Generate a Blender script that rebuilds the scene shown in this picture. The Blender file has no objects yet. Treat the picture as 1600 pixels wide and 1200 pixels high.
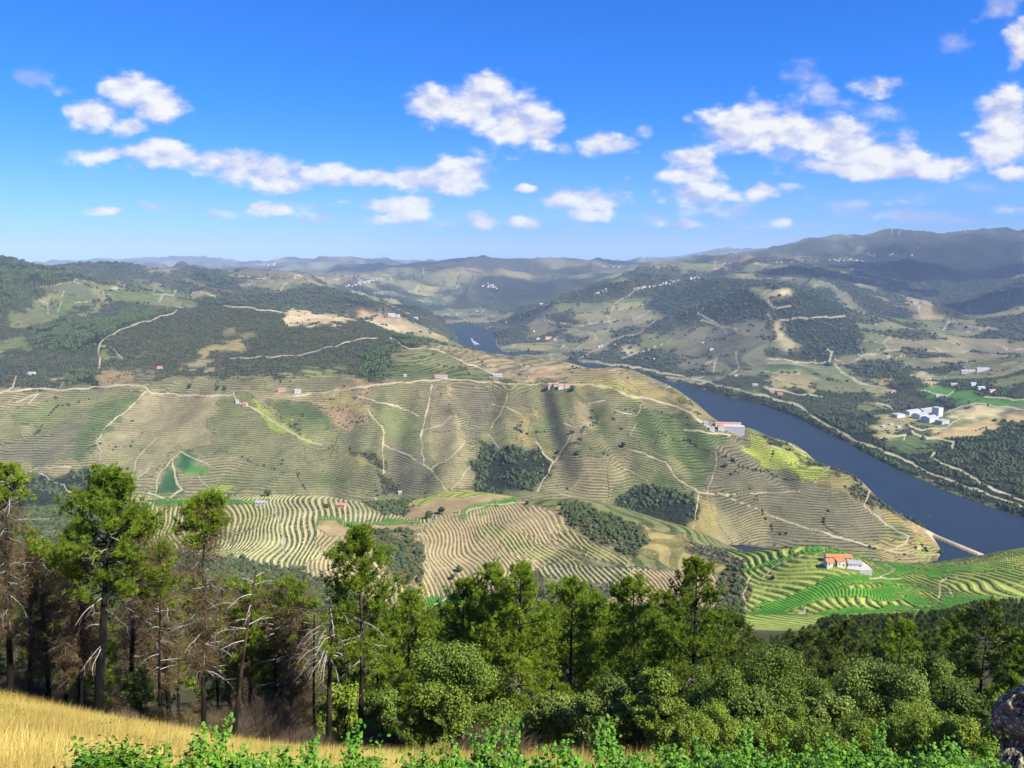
import bpy, math, random
import numpy as np

# ------------------------------------------------------------ scene, camera
S = bpy.context.scene
COL = S.collection
CAMZ = 560.0
F = 1200.0                    # focal length in pixels of the 1600 px wide photograph
PITCH = math.radians(9.46)
CP, SP = math.cos(PITCH), math.sin(PITCH)
cam_d = bpy.data.cameras.new('camera')
cam = bpy.data.objects.new('camera', cam_d)
COL.objects.link(cam)
cam_d.sensor_width = 36.0
cam_d.lens = 36.0 * F / 1600.0
cam_d.clip_start = 0.5
cam_d.clip_end = 120000.0
cam.location = (0, 0, CAMZ)
cam.rotation_euler = (math.pi / 2 - PITCH, 0, 0)
S.camera = cam
S.view_settings.view_transform = 'Standard'
S.view_settings.look = 'None'
S.view_settings.gamma = 1.0
S.view_settings.exposure = EXPOSURE = 0.97
S.cycles.max_bounces = 5
S.cycles.diffuse_bounces = 2
S.cycles.glossy_bounces = 2
S.cycles.transmission_bounces = 2
S.cycles.volume_bounces = 0
S.cycles.transparent_max_bounces = 6
S.cycles.caustics_reflective = False
S.cycles.caustics_refractive = False
S.cycles.use_denoising = True

# ------------------------------------------------------------ sun
SUN = np.array([0.60, -0.40, 0.74]); SUN /= np.linalg.norm(SUN)
sun_d = bpy.data.lights.new('sun', 'SUN')
sun_d.energy = 5.0
sun_d.angle = math.radians(0.5)
sun_d.color = (1.0, 0.955, 0.87)
sun = bpy.data.objects.new('sun', sun_d)
COL.objects.link(sun)
from mathutils import Vector
sun.rotation_euler = Vector(SUN.tolist()).to_track_quat('Z', 'Y').to_euler()
SUN_EL = math.asin(SUN[2])
SUN_ROT = math.atan2(SUN[0], SUN[1])

# ------------------------------------------------------------ node helpers
class NT:
    """tiny wrapper to write node trees compactly"""
    def __init__(self, tree):
        self.t = tree; self.n = tree.nodes; self.l = tree.links
    def node(self, kind, props=None, **ins):
        nd = self.n.new(kind)
        for k, v in (props or {}).items(): setattr(nd, k, v)
        for k, v in ins.items():
            key = int(k[1:]) if k[0] == 'i' and k[1:].isdigit() else k.replace('_', ' ')
            self.put(nd.inputs[key], v)
        return nd
    def put(self, sock, v):
        if isinstance(v, bpy.types.NodeSocket): self.l.new(v, sock)
        else: sock.default_value = v
    def m(self, op, a, b=None, c=None, clamp=False):
        nd = self.n.new('ShaderNodeMath'); nd.operation = op; nd.use_clamp = clamp
        self.put(nd.inputs[0], a)
        if b is not None: self.put(nd.inputs[1], b)
        if c is not None: self.put(nd.inputs[2], c)
        return nd.outputs[0]
    def v(self, op, a, b=None, c=None, scale=None):
        nd = self.n.new('ShaderNodeVectorMath'); nd.operation = op
        self.put(nd.inputs[0], a)
        if b is not None: self.put(nd.inputs[1], b)
        if c is not None: self.put(nd.inputs[2], c)
        if scale is not None: self.put(nd.inputs['Scale'], scale)
        return nd.outputs['Value'] if op in ('LENGTH', 'DOT_PRODUCT', 'DISTANCE') else nd.outputs[0]
    def mix(self, fac, a, b, blend='MIX'):
        nd = self.n.new('ShaderNodeMix'); nd.data_type = 'RGBA'; nd.blend_type = blend
        self.put(nd.inputs[0], fac); self.put(nd.inputs[6], a); self.put(nd.inputs[7], b)
        return nd.outputs[2]
    def ss(self, x, lo, hi):
        nd = self.n.new('ShaderNodeMapRange'); nd.interpolation_type = 'SMOOTHSTEP'
        self.put(nd.inputs[0], x); nd.inputs[1].default_value = lo; nd.inputs[2].default_value = hi
        return nd.outputs[0]
    def noise(self, vec, scale, detail=4, rough=0.55, dist=0.0):
        return self.node('ShaderNodeTexNoise', None, Vector=vec, Scale=scale, Detail=detail,
                         Roughness=rough, Distortion=dist).outputs['Fac']

def lin(c):
    """0-255 display colour -> linear"""
    r = []
    for x in c[:3]:
        x = x / 255.0
        r.append(x / 12.92 if x <= 0.04045 else ((x + 0.055) / 1.055) ** 2.4)
    return np.array(r)

# ------------------------------------------------------------ world: sky and clouds
# clouds: centre and half size as sky directions written x/forward, up/forward (photo pixels turned into directions)
CLOUDS = [
 # x, y, rx, ry (photo pixels), strength
 (205,140,42,26,1.0),(250,163,40,22,1.0),(175,118,16,12,.5),(150,178,48,22,1.0),(195,198,30,16,1.0),(95,138,34,14,.6),
 (180,238,70,16,.75),(260,243,70,20,.9),(320,250,60,18,.95),(385,262,50,22,.95),(435,272,55,26,1.0),(440,290,45,16,1.),(500,275,60,16,.9),
 (580,280,60,15,.85),(650,283,60,20,.95),(720,272,46,26,1.0),(700,290,50,14,.9),(200,262,18,10,.5),(125,240,26,10,.5),
 (690,165,42,30,1.0),(745,160,60,38,1.0),(800,190,66,40,1.0),(840,200,30,34,1.0),(765,135,30,18,.9),(880,232,14,12,.6),
 (945,226,44,18,.8),(172,328,30,7,.85),(418,325,34,10,.9),(510,340,72,12,.62),(625,320,70,12,.92),(635,338,40,10,.9),
 (745,345,36,14,.8),(823,294,22,8,.8),(815,347,34,9,.8),(913,315,68,18,.9),(915,335,60,10,.75),(972,280,16,6,.6),
 (1250,118,46,20,.62),(1290,150,30,22,.5),(1372,137,34,16,.95),(1085,246,34,18,1.),(1150,205,60,32,1.),(1210,200,70,40,1.),(1290,215,72,32,1.),
 (1340,240,70,34,1.),(1385,240,55,28,1.),(1300,265,80,16,.8),(1460,258,64,20,1.),(1420,268,60,12,.9),(1090,275,48,16,1.),(1095,303,62,18,1.),(1120,328,70,12,.7),
 (1185,300,28,14,.9),(1230,294,28,8,.6),(1070,350,54,8,.75),(1225,347,22,9,.8),(1330,324,52,14,.7),(1430,305,80,12,.6),(1540,298,66,12,.7),
 (1425,340,54,12,.6),(1500,345,40,8,.5),(1565,178,42,30,1.),(1570,225,52,30,1.),(1590,205,40,30,1.),(1580,270,26,14,.8),(1590,70,26,42,.8),(1565,12,50,24,.62),
 (1580,325,40,10,.5),(560,345,90,9,.5),(700,352,50,8,.5),(350,332,44,8,.45),(240,322,30,8,.4),(1180,350,60,9,.5),(1290,352,40,8,.5),(1010,195,22,14,.45),(60,120,50,16,.4),(905,352,26,6,.5),(1400,318,60,10,.5),(1230,240,60,30,.7),(740,236,26,10,.5),(1490,70,24,22,.45),(1350,170,60,24,.35),(1020,340,40,8,.45),(480,322,40,8,.5),(1640,190,60,44,1.),(1720,300,90,20,.8),(285,322,30,8,.4),(1510,208,16,6,.4),
]
def make_world():
    w = bpy.data.worlds.new('World'); S.world = w; w.use_nodes = True
    w.node_tree.nodes.clear(); n = NT(w.node_tree)
    sky = n.node('ShaderNodeTexSky', dict(sky_type='NISHITA', sun_disc=False, sun_elevation=SUN_EL, sun_rotation=SUN_ROT,
                 altitude=500.0, air_density=1.0, dust_density=0.4, ozone_density=2.0))
    tc = n.node('ShaderNodeTexCoord')
    sp = n.node('ShaderNodeSeparateXYZ', None, Vector=tc.outputs['Generated'])
    X, Y, Z = sp.outputs
    tint = n.mix(n.ss(Z, 0.20, 0.0), (0.068, 0.40, 1.0, 1), (0.25, 0.45, 0.92, 1))
    col = n.v('MULTIPLY', sky.outputs[0], tint)
    base = n.node('ShaderNodeBackground', None, Color=col, Strength=SKY)
    ys = n.m('MAXIMUM', Y, 0.05)
    qx = n.m('DIVIDE', X, ys); qz = n.m('DIVIDE', Z, ys)
    q = n.node('ShaderNodeCombineXYZ', None, X=qx, Y=qz, Z=0.0).outputs[0]
    # warp so that outlines billow
    stretch = n.v('MULTIPLY', q, (1.0, 1.7, 1.0))
    wn = n.node('ShaderNodeTexNoise', None, Vector=stretch, Scale=9.0, Detail=3.0, Roughness=0.55).outputs['Color']
    wv = n.v('MULTIPLY', n.v('SUBTRACT', wn, (0.5, 0.5, 0.5)), (0.040, 0.022, 0.0))
    qw = n.v('ADD', q, wv)
    n1 = n.noise(stretch, 19.0, 8, 0.56)
    n2 = n.noise(n.v('ADD', stretch, (0.008, 0.020, 0.0)), 19.0, 8, 0.56)
    def sky_q(px, py):
        a = (px - 800) / F; b = (600 - py) / F; c = CP + b * SP
        return a / c, (-SP + b * CP) / c
    sectors = [(-9.0, -0.22), (-0.22, 0.2), (0.2, 9.0)]
    outs = []
    for lo, hi in sectors:
        fmax = None; weak = None
        for (px, py, rx, ry, st) in CLOUDS:
            cx, cz = sky_q(px, py)
            ax = rx / F * 1.17; az = ry / F * 1.24
            if cx + ax < lo - 0.02 or cx - ax > hi + 0.02: continue
            d = n.v('MULTIPLY', n.v('SUBTRACT', qw, (cx, cz, 0.0)), (1 / ax, 1 / az, 0.0))
            f = n.m('MULTIPLY_ADD', n.v('LENGTH', d), -0.85, 0.52 + 0.46 * st)
            if st < .75: weak = f if weak is None else n.m('SMOOTH_MAX', weak, f, 0.08)
            else: fmax = f if fmax is None else n.m('SMOOTH_MAX', fmax, f, 0.08)
        dw = n.m('MULTIPLY_ADD', n.m('SUBTRACT', n1, 0.5), 2.6, n.m('ADD', weak, .12))
        dens = n.m('MULTIPLY_ADD', n.m('SUBTRACT', n1, 0.5), 1.9, fmax)
        al = n.m('MAXIMUM', n.ss(dens, 0.06, 0.60), n.m('MULTIPLY', n.ss(dw, .15, 1.0), .62))
        relief = n.m('MULTIPLY', n.m('SUBTRACT', n1, n2), 3.4)  # sunward sides brightened, far sides dimmed, painted into the cloud colour
        body = n.m('MULTIPLY_ADD', dens, 0.55, 0.24)
        lum = n.m('ADD', body, relief, clamp=True)
        cc = n.mix(lum, tuple(lin((186, 194, 232))) + (1,), tuple(lin((250, 249, 246))) + (1,))
        cloud = n.node('ShaderNodeBackground', None, Color=cc, Strength=CLOUD)
        outs.append(n.node('ShaderNodeMixShader', None, i0=n.m('MULTIPLY', al, 0.96), i1=base.outputs[0], i2=cloud.outputs[0]).outputs[0])
    m1 = n.node('ShaderNodeMixShader', None, i0=n.m('GREATER_THAN', qx, -0.22), i1=outs[0], i2=outs[1]).outputs[0]
    m2 = n.node('ShaderNodeMixShader', None, i0=n.m('GREATER_THAN', qx, 0.2), i1=m1, i2=outs[2]).outputs[0]
    inb = n.m('MULTIPLY', n.m('GREATER_THAN', Y, 0.3), n.m('MULTIPLY', n.m('GREATER_THAN', qz, 0.012), n.m('LESS_THAN', qz, 0.46)))
    fin = n.node('ShaderNodeMixShader', None, i0=inb, i1=base.outputs[0], i2=m2)
    n.node('ShaderNodeOutputWorld', None, Surface=fin.outputs[0])
SKY = 0.101
CLOUD = 0.53
make_world()
# ------------------------------------------------------------ numpy noise
def _hash(ix, iy, seed):
    h = (ix.astype(np.int64) * 374761393 + iy.astype(np.int64) * 668265263 + seed * 974634777) & 0xFFFFFFFF
    h = ((h ^ (h >> 13)) * 1274126177) & 0xFFFFFFFF
    h = h ^ (h >> 16)
    return (h & 0xFFFF).astype(np.float32) / 32767.5 - 1.0
def vnoise(x, y, seed=0):
    xi = np.floor(x); yi = np.floor(y)
    fx = (x - xi).astype(np.float32); fy = (y - yi).astype(np.float32)
    xi = xi.astype(np.int64); yi = yi.astype(np.int64)
    fx = fx * fx * fx * (fx * (fx * 6 - 15) + 10); fy = fy * fy * fy * (fy * (fy * 6 - 15) + 10)
    a = _hash(xi, yi, seed); b = _hash(xi + 1, yi, seed); c = _hash(xi, yi + 1, seed); d = _hash(xi + 1, yi + 1, seed)
    return a + (b - a) * fx + (c - a) * fy + (a - b - c + d) * fx * fy
def fbm(x, y, oct=4, seed=0, gain=0.5):
    r = 0; amp = 1.0; tot = 0
    for o in range(oct):
        r = r + amp * vnoise(x * 2 ** o + 17.3 * o, y * 2 ** o - 9.1 * o, seed + o); tot += amp; amp *= gain
    return r / tot
def sstep(x, a, b):
    t = np.clip((x - a) / (b - a), 0, 1); return t * t * (3 - 2 * t)

# ------------------------------------------------------------ pixel of the photograph <-> place in the valley
def ray(px, py):
    a = (np.asarray(px, float) - 800) / F; b = (600 - np.asarray(py, float)) / F
    c = CP + b * SP
    return a / c, (-SP + b * CP) / c          # x per metre forward, rise per metre forward
def ground_z0(px, py, z=0.0):
    u, t = ray(px, py); y = (z - CAMZ) / t
    return u * y, y
def project(X, Y, Z):
    dz = Z - CAMZ; c = Y * CP - dz * SP
    return 800 + F * X / c, 600 - F * (Y * SP + dz * CP) / c

# ------------------------------------------------------------ the river, traced on the plane z = 0
BANK_FAR = [(905,567),(940,574),(980,581),(1020,589),(1060,599),(1095,608),(1130,618),(1165,627),(1200,636),(1235,648),(1262,661),(1290,676),(1320,690),(1350,706),(1390,727),(1430,746),(1470,764),(1510,779),(1550,793),(1600,808),(1680,832),(1800,868)]
BANK_UP = [(905,567),(850,560),(812,556),(785,549),(776,540),(774,528),(770,517),(750,511),(720,507),(690,505),(655,503)]
def w0(l): return [ground_z0(x, y) for x, y in l]
_near = [(1700,1060),(1250,1110),(1000,1170),(935,1260),(903,1360),(862,1480),(846,1600),(836,1740),(800,1830),(735,1890),(625,2000),(560,2090),(500,2400),(370,2660),(265,3000),(150,3400),(40,3800),(-60,4150),(-150,4400),(-210,4600),(-240,4800)]
RIVER = w0(BANK_UP[::-1]) + w0(BANK_FAR[1:]) + _near + w0([(738,545),(718,538),(712,528),(706,518),(697,511),(670,507)]) + [(-850,6500)]
# the side arm behind the railway embankment, winding up to the west
ARM = [(848,1478),(886,1365)] + w0([(1560,884),(1500,892),(1450,893),(1380,892),(1300,882),(1240,874),(1190,868),(1140,863),(1135,851),(1160,851),(1195,856),(1240,864),(1290,867),(1330,871),(1385,878),(1445,881),(1464,875),(1471,863),(1465,852)])

def poly_mask(X, Y, poly):
    p = np.array(poly, float); inside = np.zeros(X.shape, bool)
    bx0, by0 = p.min(0); bx1, by1 = p.max(0)
    sel = (X >= bx0) & (X <= bx1) & (Y >= by0) & (Y <= by1)
    if not sel.any(): return inside
    x = X[sel]; y = Y[sel]; ins = np.zeros(x.shape, bool)
    n = len(p)
    for i in range(n):
        x1, y1 = p[i]; x2, y2 = p[(i + 1) % n]
        if y1 == y2: continue
        c = ((y1 > y) != (y2 > y)) & (x < (x2 - x1) * (y - y1) / (y2 - y1) + x1)
        ins ^= c
    inside[sel] = ins
    return inside
def seg_dist(X, Y, line, closed=False, maxd=None):
    p = np.array(line, float); d = np.full(X.shape, 1e9, np.float32)
    n = len(p)
    for i in range(n if closed else n - 1):
        a = p[i]; b = p[(i + 1) % n]
        if maxd is not None:
            sel = (X > min(a[0], b[0]) - maxd) & (X < max(a[0], b[0]) + maxd) & (Y > min(a[1], b[1]) - maxd) & (Y < max(a[1], b[1]) + maxd)
            if not sel.any(): continue
            x = X[sel]; y = Y[sel]
        else: x = X; y = Y
        v = b - a; L = max((v ** 2).sum(), 1e-9)
        t = np.clip(((x - a[0]) * v[0] + (y - a[1]) * v[1]) / L, 0, 1)
        dd = np.hypot(x - a[0] - t * v[0], y - a[1] - t * v[1])
        if maxd is not None: d[sel] = np.minimum(d[sel], dd)
        else: d = np.minimum(d, dd)
    return d

# ------------------------------------------------------------ control points of the relief: (photo x, photo y, metres ahead)
CT = []
def ct(s):
    for q in s.split():
        a = q.split(','); CT.append(tuple(float(v) for v in a))
# slope below the viewpoint (x/forward, forward, height) kept separately
CW = []
for u in (-1.1, -0.72, -0.59, -0.44, -0.22, 0.0, 0.35, 0.7, 1.1):
    near_ = {-0.22: (-16.6, -23, -28.2, -31.2), -0.44: (-15.8, -22.2, -27.6, -30.6), -0.59: (-15.3, -21.2, -26.4, -29.6), -0.72: (-14.9, -20.4, -24.9, -28.2)}
    n_ = near_.get(u, near_[-0.72] if u < -.7 else near_[-0.22])
    for Y, z in ((6, -8.0), (14, -11.4), (22, n_[0]), (32, n_[1]), (40, n_[2]), (45, n_[3]), (65, -43), (100, -63), (150, -90), (210, -122), (300, -158), (400, -205)):
        CW.append((u, Y, z))
    CW.append((u, 520, -262 if u < 0.25 else -255))
# near hills with the terraced vineyards
ct("-200,900,760 0,880,780 150,870,800 300,860,840 450,880,830 600,860,860 560,810,950 680,920,800 760,880,830 850,860,850 1000,890,760 900,820,900 1060,910,720 720,840,900")
ct("-200,800,1000 0,790,1000 150,785,1010 240,782,1020 400,776,1040 500,777,1050 600,788,1030 700,773,1080 760,770,1080 824,785,1020 900,788,1010 960,797,1000 1020,812,960 1090,838,900 1150,868,860")
ct("1180,985,590 1320,960,610 1320,905,665 1320,880,710 1250,866,770 1280,852,790 1330,856,790 1380,869,790 1410,886,790 1440,884,810 1470,884,830 1530,876,850 1600,868,860 1700,858,880 1850,850,900")
ct("1450,930,680 1600,925,690 1750,920,700 1540,900,760 1200,920,690 1180,890,760")
# behind the near hills: hidden drop
ct("-200,850,1200 0,835,1200 200,830,1220 400,825,1240 600,830,1250 800,835,1230 950,850,1180 1100,880,1060 1200,900,1020 1320,905,1020 1450,915,1030 1600,905,1060 1800,900,1080")
# foot of the middle slope
ct("-200,752,1640 0,752,1640 100,757,1640 200,768,1620 300,776,1600 400,778,1600 520,778,1600 620,776,1580 700,772,1560 800,775,1540 900,792,1500 1000,812,1470 1100,842,1420 1200,862,1385 1300,868,1370 1380,872,1370")
ct("1400,850,1400 1440,856,1400 1300,840,1430 1200,835,1460 1380,830,1450")
# middle slope
ct("100,700,1760 250,700,1780 400,700,1780 520,700,1760 100,650,1900 250,650,1930 400,650,1900 560,650,1880 700,700,1720 700,650,1860 850,720,1650 850,650,1840 1000,740,1580 1000,670,1760 1120,760,1530 1120,700,1690 1250,780,1520 1250,720,1680 1330,800,1480 0,650,1880 -200,650,1880")
# its crest and the country road
ct("-200,605,2050 0,600,2060 120,603,2050 230,612,2030 330,610,2020 450,605,2020 560,590,2060 640,592,2050 760,597,2030 880,600,2000 960,612,1960 1050,635,1920 1110,652,1890 1162,669,1830 1250,697,1750 1302,728,1680 1355,756,1610 1400,790,1530 1445,820,1470")
ct("1020,597,2210 1060,611,2110 1078,625,2030 1095,640,1950 640,560,2250 700,545,2450 760,549,2550 800,552,2560 850,560,2480 900,569,2400 960,586,2300 1000,594,2250 1040,605,2170 850,580,2220 700,575,2200")
# hidden, falling to the river
ct("800,572,3000 900,590,2750 1000,625,2600 1080,668,2260 1150,690,2000 1220,720,1880 1290,752,1800 1340,785,1700 1390,815,1620 700,556,3000 740,555,3600 720,549,4100")
# the dark wooded hill on the left
ct("0,560,2400 100,570,2300 230,575,2250 350,570,2250 500,575,2200 600,565,2220 100,520,2650 200,500,2750 330,520,2600 450,530,2550 560,535,2500 300,480,3050 230,490,2950 400,478,3100 460,487,3050 540,493,3000 600,508,2900 650,522,2800 690,531,2700")
ct("0,500,2900 60,470,3200 140,460,3400 0,440,3200 0,411,3500 60,413,3600 110,420,3700 140,431,3800 -150,400,3400 -300,395,3400 -150,480,2900 -300,560,2500")
ct("180,445,4200 250,455,4100 330,468,3900 420,474,3800 480,484,3700 300,440,5200 200,432,5200 400,448,5000 480,462,4700 540,478,4400 610,497,4300 650,512,4200 700,527,4300")
ct("560,460,5600 600,470,5400 660,493,5200 640,480,5600 695,508,5600 560,445,6500 500,440,6800 400,436,7000 200,428,8000 0,425,7000 -200,425,7000 620,480,6400 680,500,6300")
# valley head beyond the river
ct("700,500,6900 760,500,6900 800,512,6200 800,535,5000 850,535,4600 700,480,7400 620,450,8000 560,437,8600 600,428,8900 660,424,9000 720,415,9800 770,430,9200 850,465,7800 800,480,7300 740,445,9000 900,440,9000 800,425,10500")
ct("540,432,11500 600,428,12500 640,411,13500 700,404,13500 745,403,13500 800,406,13500 880,408,13500 950,411,13500 1000,414,14000 870,440,9500 950,425,10500")
ct("500,425,12000 400,428,11000 300,428,11000 200,428,11000 60,428,11000")
ct("0,414,24000 100,411,24000 230,409,24000 290,412,19000 370,406,18000 430,405,18000 500,410,18000 550,407,20000 600,414,22000 640,412,26000 1000,404,24000 1080,396,24000 1150,393,24000 1200,394,24000 900,410,22000")
ct("350,420,14500 450,420,14500 950,416,15000 1050,406,16500 1130,400,18000")
# beyond everything the land falls away
ct("-400,432,44000 0,432,44000 400,432,44000 800,432,44000 1200,432,44000 1600,432,44000 2000,432,44000")
# the big slope on the right bank
ct("1050,575,3850")
ct("830,520,5000 900,500,5200 900,480,5600 860,470,6200 900,450,7000 960,445,6500 980,500,5100 980,540,4500 1050,560,4050 1060,520,4650 1050,480,5200 1000,440,6800 1080,435,6600 1130,500,4650 1130,450,5600 1150,560,3800 1150,590,3350 1205,540,3900 1205,500,4350 1205,465,4800 1190,440,5400 1170,425,6000 1080,420,7300 1000,425,8000")
ct("1250,590,3250 1250,560,3550 1290,560,3800 1310,520,4600 1330,480,5400 1290,460,6000 1300,600,3150 1350,590,3350 1400,570,3600 1370,530,4250 1420,500,4900 1440,590,3400 1480,545,4000 1540,520,4400 1600,520,4400 1560,560,3600 1500,580,3350 1700,520,4200 1800,500,4200")
ct("1260,420,7600 1350,412,8000 1400,418,8200 1460,440,7800 1420,450,7000 1480,462,7200 1490,480,6500 1530,460,7000 1600,430,7000 1600,460,6000 1560,480,5600 1430,430,8400 1700,440,6500")
ct("1180,405,10500 1200,393,11500 1280,376,12000 1340,375,12000 1392,367,12000 1440,369,12000 1490,363,12000 1550,366,12000 1600,367,12000 1700,372,12000 1850,380,12000 1380,392,10500 1470,400,9800 1540,400,9500 1500,430,8600 1600,390,10500 1290,398,10500")
ct("1300,385,16000 1500,375,16000 1700,385,16000 1100,410,14000")
# low ground on the right bank, by height
def cz(s):
    for q in s.split():
        x, y, z = (float(v) for v in q.split(',')); CT.append((x, y, float(ground_z0(x, y, z)[1])))
cz("1400,700,14 1450,735,14 1520,760,16 1600,780,18 1700,800,18 1380,650,30 1440,655,38 1500,650,45 1560,665,50 1600,690,55 1560,720,35 1480,690,30 1330,640,25 1400,620,34 1480,620,44 1560,610,58 1600,600,78 1700,650,70 1300,622,28 1420,600,50 1500,600,58 1540,590,75 1600,575,110 1850,850,25 1850,760,50")
cz("800,546,10 830,556,10 900,561,14 960,571,14 1050,588,16 1150,612,16 1250,642,15 1350,694,13 1300,664,14 1240,625,32")

def fit_terrain():
    P = []; T = []
    for (u, Y, z) in CW:
        P.append((u, math.log(Y))); T.append(z / Y)
    for (px, py, Y) in CT:
        u, t = ray(px, py); P.append((float(u), math.log(Y))); T.append(float(t))
    P = np.array(P); T = np.array(T)
    n = len(P)
    def kern(r2): return 0.5 * r2 * np.log(np.maximum(r2, 1e-12))
    # the distance axis is stretched a little so that ridges stay crisp
    global PS
    PS = np.array([1.0, 1.0]); Q = P * PS
    d2 = ((Q[:, None] - Q[None]) ** 2).sum(-1)
    A = np.zeros((n + 3, n + 3)); A[:n, :n] = kern(d2) + np.eye(n) * 2e-5
    A[:n, n] = 1; A[:n, n + 1:] = Q; A[n, :n] = 1; A[n + 1:, :n] = Q.T
    return Q, np.linalg.solve(A, np.concatenate([T, np.zeros(3)]))
QF, WF = fit_terrain()

# grid: azimuth columns (x/forward) by log-spaced distance rows
_core = np.linspace(-0.78, 0.78, 1400)
_out = np.geomspace(0.785, 2.2, 60)
GU = np.concatenate([-_out[::-1], _core, _out])
def _rows(a, b, s): return np.arange(math.log(a), math.log(b), s)
GV = np.concatenate([_rows(4, 560, 0.016), _rows(560, 1150, 0.0026), _rows(1150, 1380, .004), _rows(1380, 2250, 0.0016), _rows(2250, 3300, .0026), _rows(3300, 9000, 0.0042), _rows(9000, 46000, 0.009)])
NU, NV = len(GU), len(GV)
def tps_grid():
    # evaluate coarse and interpolate (cubic-ish by using a fine coarse grid)
    cu = np.linspace(-2.25, 2.25, 181 * 2); cv = np.linspace(GV[0] - 0.1, GV[-1] + 0.1, 480)
    U, V = np.meshgrid(np.clip(cu, -1.0, 1.0), cv, indexing='ij')
    pts = np.stack([U.ravel(), V.ravel()], 1) * PS
    out = np.empty(len(pts))
    for i in range(0, len(pts), 8000):
        r2 = ((pts[i:i + 8000, None] - QF[None]) ** 2).sum(-1)
        out[i:i + 8000] = (0.5 * r2 * np.log(np.maximum(r2, 1e-12))) @ WF[:-3] + WF[-3] + pts[i:i + 8000] @ WF[-2:]
    T = out.reshape(U.shape)
    def interp_axis(A, x, xs, axis):
        k = np.clip(np.searchsorted(x, xs) - 1, 1, len(x) - 3)
        f = (xs - x[k]) / (x[1] - x[0])
        A = np.moveaxis(A, axis, 0)
        sh = (-1,) + (1,) * (A.ndim - 1); f = f.reshape(sh)
        a, b, c, d = A[k - 1], A[k], A[k + 1], A[k + 2]
        r = b + 0.5 * f * (c - a + f * (2 * a - 5 * b + 4 * c - d + f * (3 * (b - c) + d - a)))
        return np.moveaxis(r, 0, axis)
    return interp_axis(interp_axis(T, cu, GU, 0), cv, GV, 1)
TB = tps_grid()
YY = np.exp(GV)[None, :].repeat(NU, 0); XX = GU[:, None] * YY
XX = XX.astype(np.float64)
ZS = CAMZ + YY * TB                                  # smooth relief
# ribs and folds
def relief(X, Y):
    D = np.hypot(X, Y); z = np.zeros(X.shape)
    wx = X + 60 * fbm(X / 420, Y / 420, 2, 71); wy = Y + 60 * fbm(X / 420 + 9, Y / 420, 2, 77)
    for L, a, sd in ((3600, 130, 1), (1900, 100, 2), (950, 66, 3), (470, 24, 4), (240, 9, 5), (120, 3.2, 6), (60, 1.3, 7), (30, .5, 8), (13, .22, 9), (5, .1, 10)):
        w = sstep(D / L, 2.4, 6.5) if L > 100 else sstep(D / L, 1.0, 3.0)
        if L < 40: w = w * (D < 5000)
        n = vnoise(wx / L, wy / L, sd)
        r = 1 - 2 * np.abs(vnoise(wx / L + 40, wy / L - 31, sd + 20)) ** 0.8 - 0.38   # ridged
        if 150 < L < 1000: a = a * (1 + .9 * sstep(Y, 3000, 4200)) * (1 - .2 * sstep(Y, 7500, 11000))
        z += w * a * (0.5 * n + 0.5 * r)
    return z * (1 + .35 * sstep(Y, 4500, 9000))
RL = relief(XX, YY)
# spurs running down the middle slope
def spurs(X, Y):
    w = sstep(Y, 1480, 1650) * (1 - sstep(Y, 1950, 2100)) * sstep(X, -620, -300) * (1 - sstep(X, 560, 700))
    xx = X + 0.12 * (Y - 1700) + 70 * fbm(X / 230, Y / 500, 2, 33)
    return w * (9 * np.cos(xx / 165 * 2 * math.pi) + 3 * np.cos(xx / 71 * 2 * math.pi + 1))
def near_spurs(X, Y):
    w = sstep(Y, 560, 640) * (1 - sstep(Y, 980, 1100))
    return w * (8.5 * np.sin(X / 75 + 1.6 * fbm(X / 260, Y / 260, 2, 51) + Y / 150) + 8 * fbm(X / 130, Y / 130, 2, 52))
ZS = ZS + spurs(XX, YY) + near_spurs(XX, YY)
ZT = ZS + RL * np.where((YY > 550) & (YY < 1150), 0.55, 1.0)
# cut the river and the side arm
RP = np.array(RIVER); AP = np.array(ARM)
farz = (YY > 1000) & (YY < 8000)
din = poly_mask(XX, YY, RP) | poly_mask(XX, YY, AP)
dR = np.minimum(seg_dist(XX, YY, RP, True, 420), seg_dist(XX, YY, AP, True, 420))
ZT = np.where(farz & ~din, np.maximum(ZT, 2.2 + np.clip(dR, 0, 400) * 0.02), ZT)
blend = np.clip(dR / 90.0, 0, 1)
ZT = np.where(~din & (dR < 90) & farz, np.minimum(ZT, 2.5 + dR * 0.30 + np.maximum(ZT - 2.5 - dR * .3, 0) * blend), ZT)
ZT = np.where(din, -np.clip(dR * 0.3 + 1.0, 0, 12), ZT)
TT = (ZT - CAMZ) / YY
PX, PY = project(XX, YY, ZT)
RM = np.maximum.accumulate(TT, axis=1)
VIS = TT >= RM - 1e-9
NEARV = TT >= RM - 0.006
def hit(px, py, ymin=0):
    """first point of the land on the line of sight through a pixel of the photograph"""
    u, t = ray(px, py); i = np.searchsorted(GU, u) ; i = int(np.clip(i, 1, NU - 1))
    f = (u - GU[i - 1]) / (GU[i] - GU[i - 1])
    col = TT[i - 1] * (1 - f) + TT[i] * f
    ok = np.nonzero((col >= t) & (np.exp(GV) >= ymin))[0]
    if len(ok) == 0:                      # above the skyline: the skyline itself
        m = col.copy(); m[np.exp(GV) < ymin] = -9; j = int(np.argmax(m)); v = GV[j]; t = col[j]
    else:
        j = ok[0]; v = GV[j]
        if j > 0 and col[j] > col[j - 1] and col[j - 1] < t: v = GV[j - 1] + (GV[j] - GV[j - 1]) * (t - col[j - 1]) / (col[j] - col[j - 1])
    Y = math.exp(v); return u * Y, Y, CAMZ + t * Y
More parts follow.
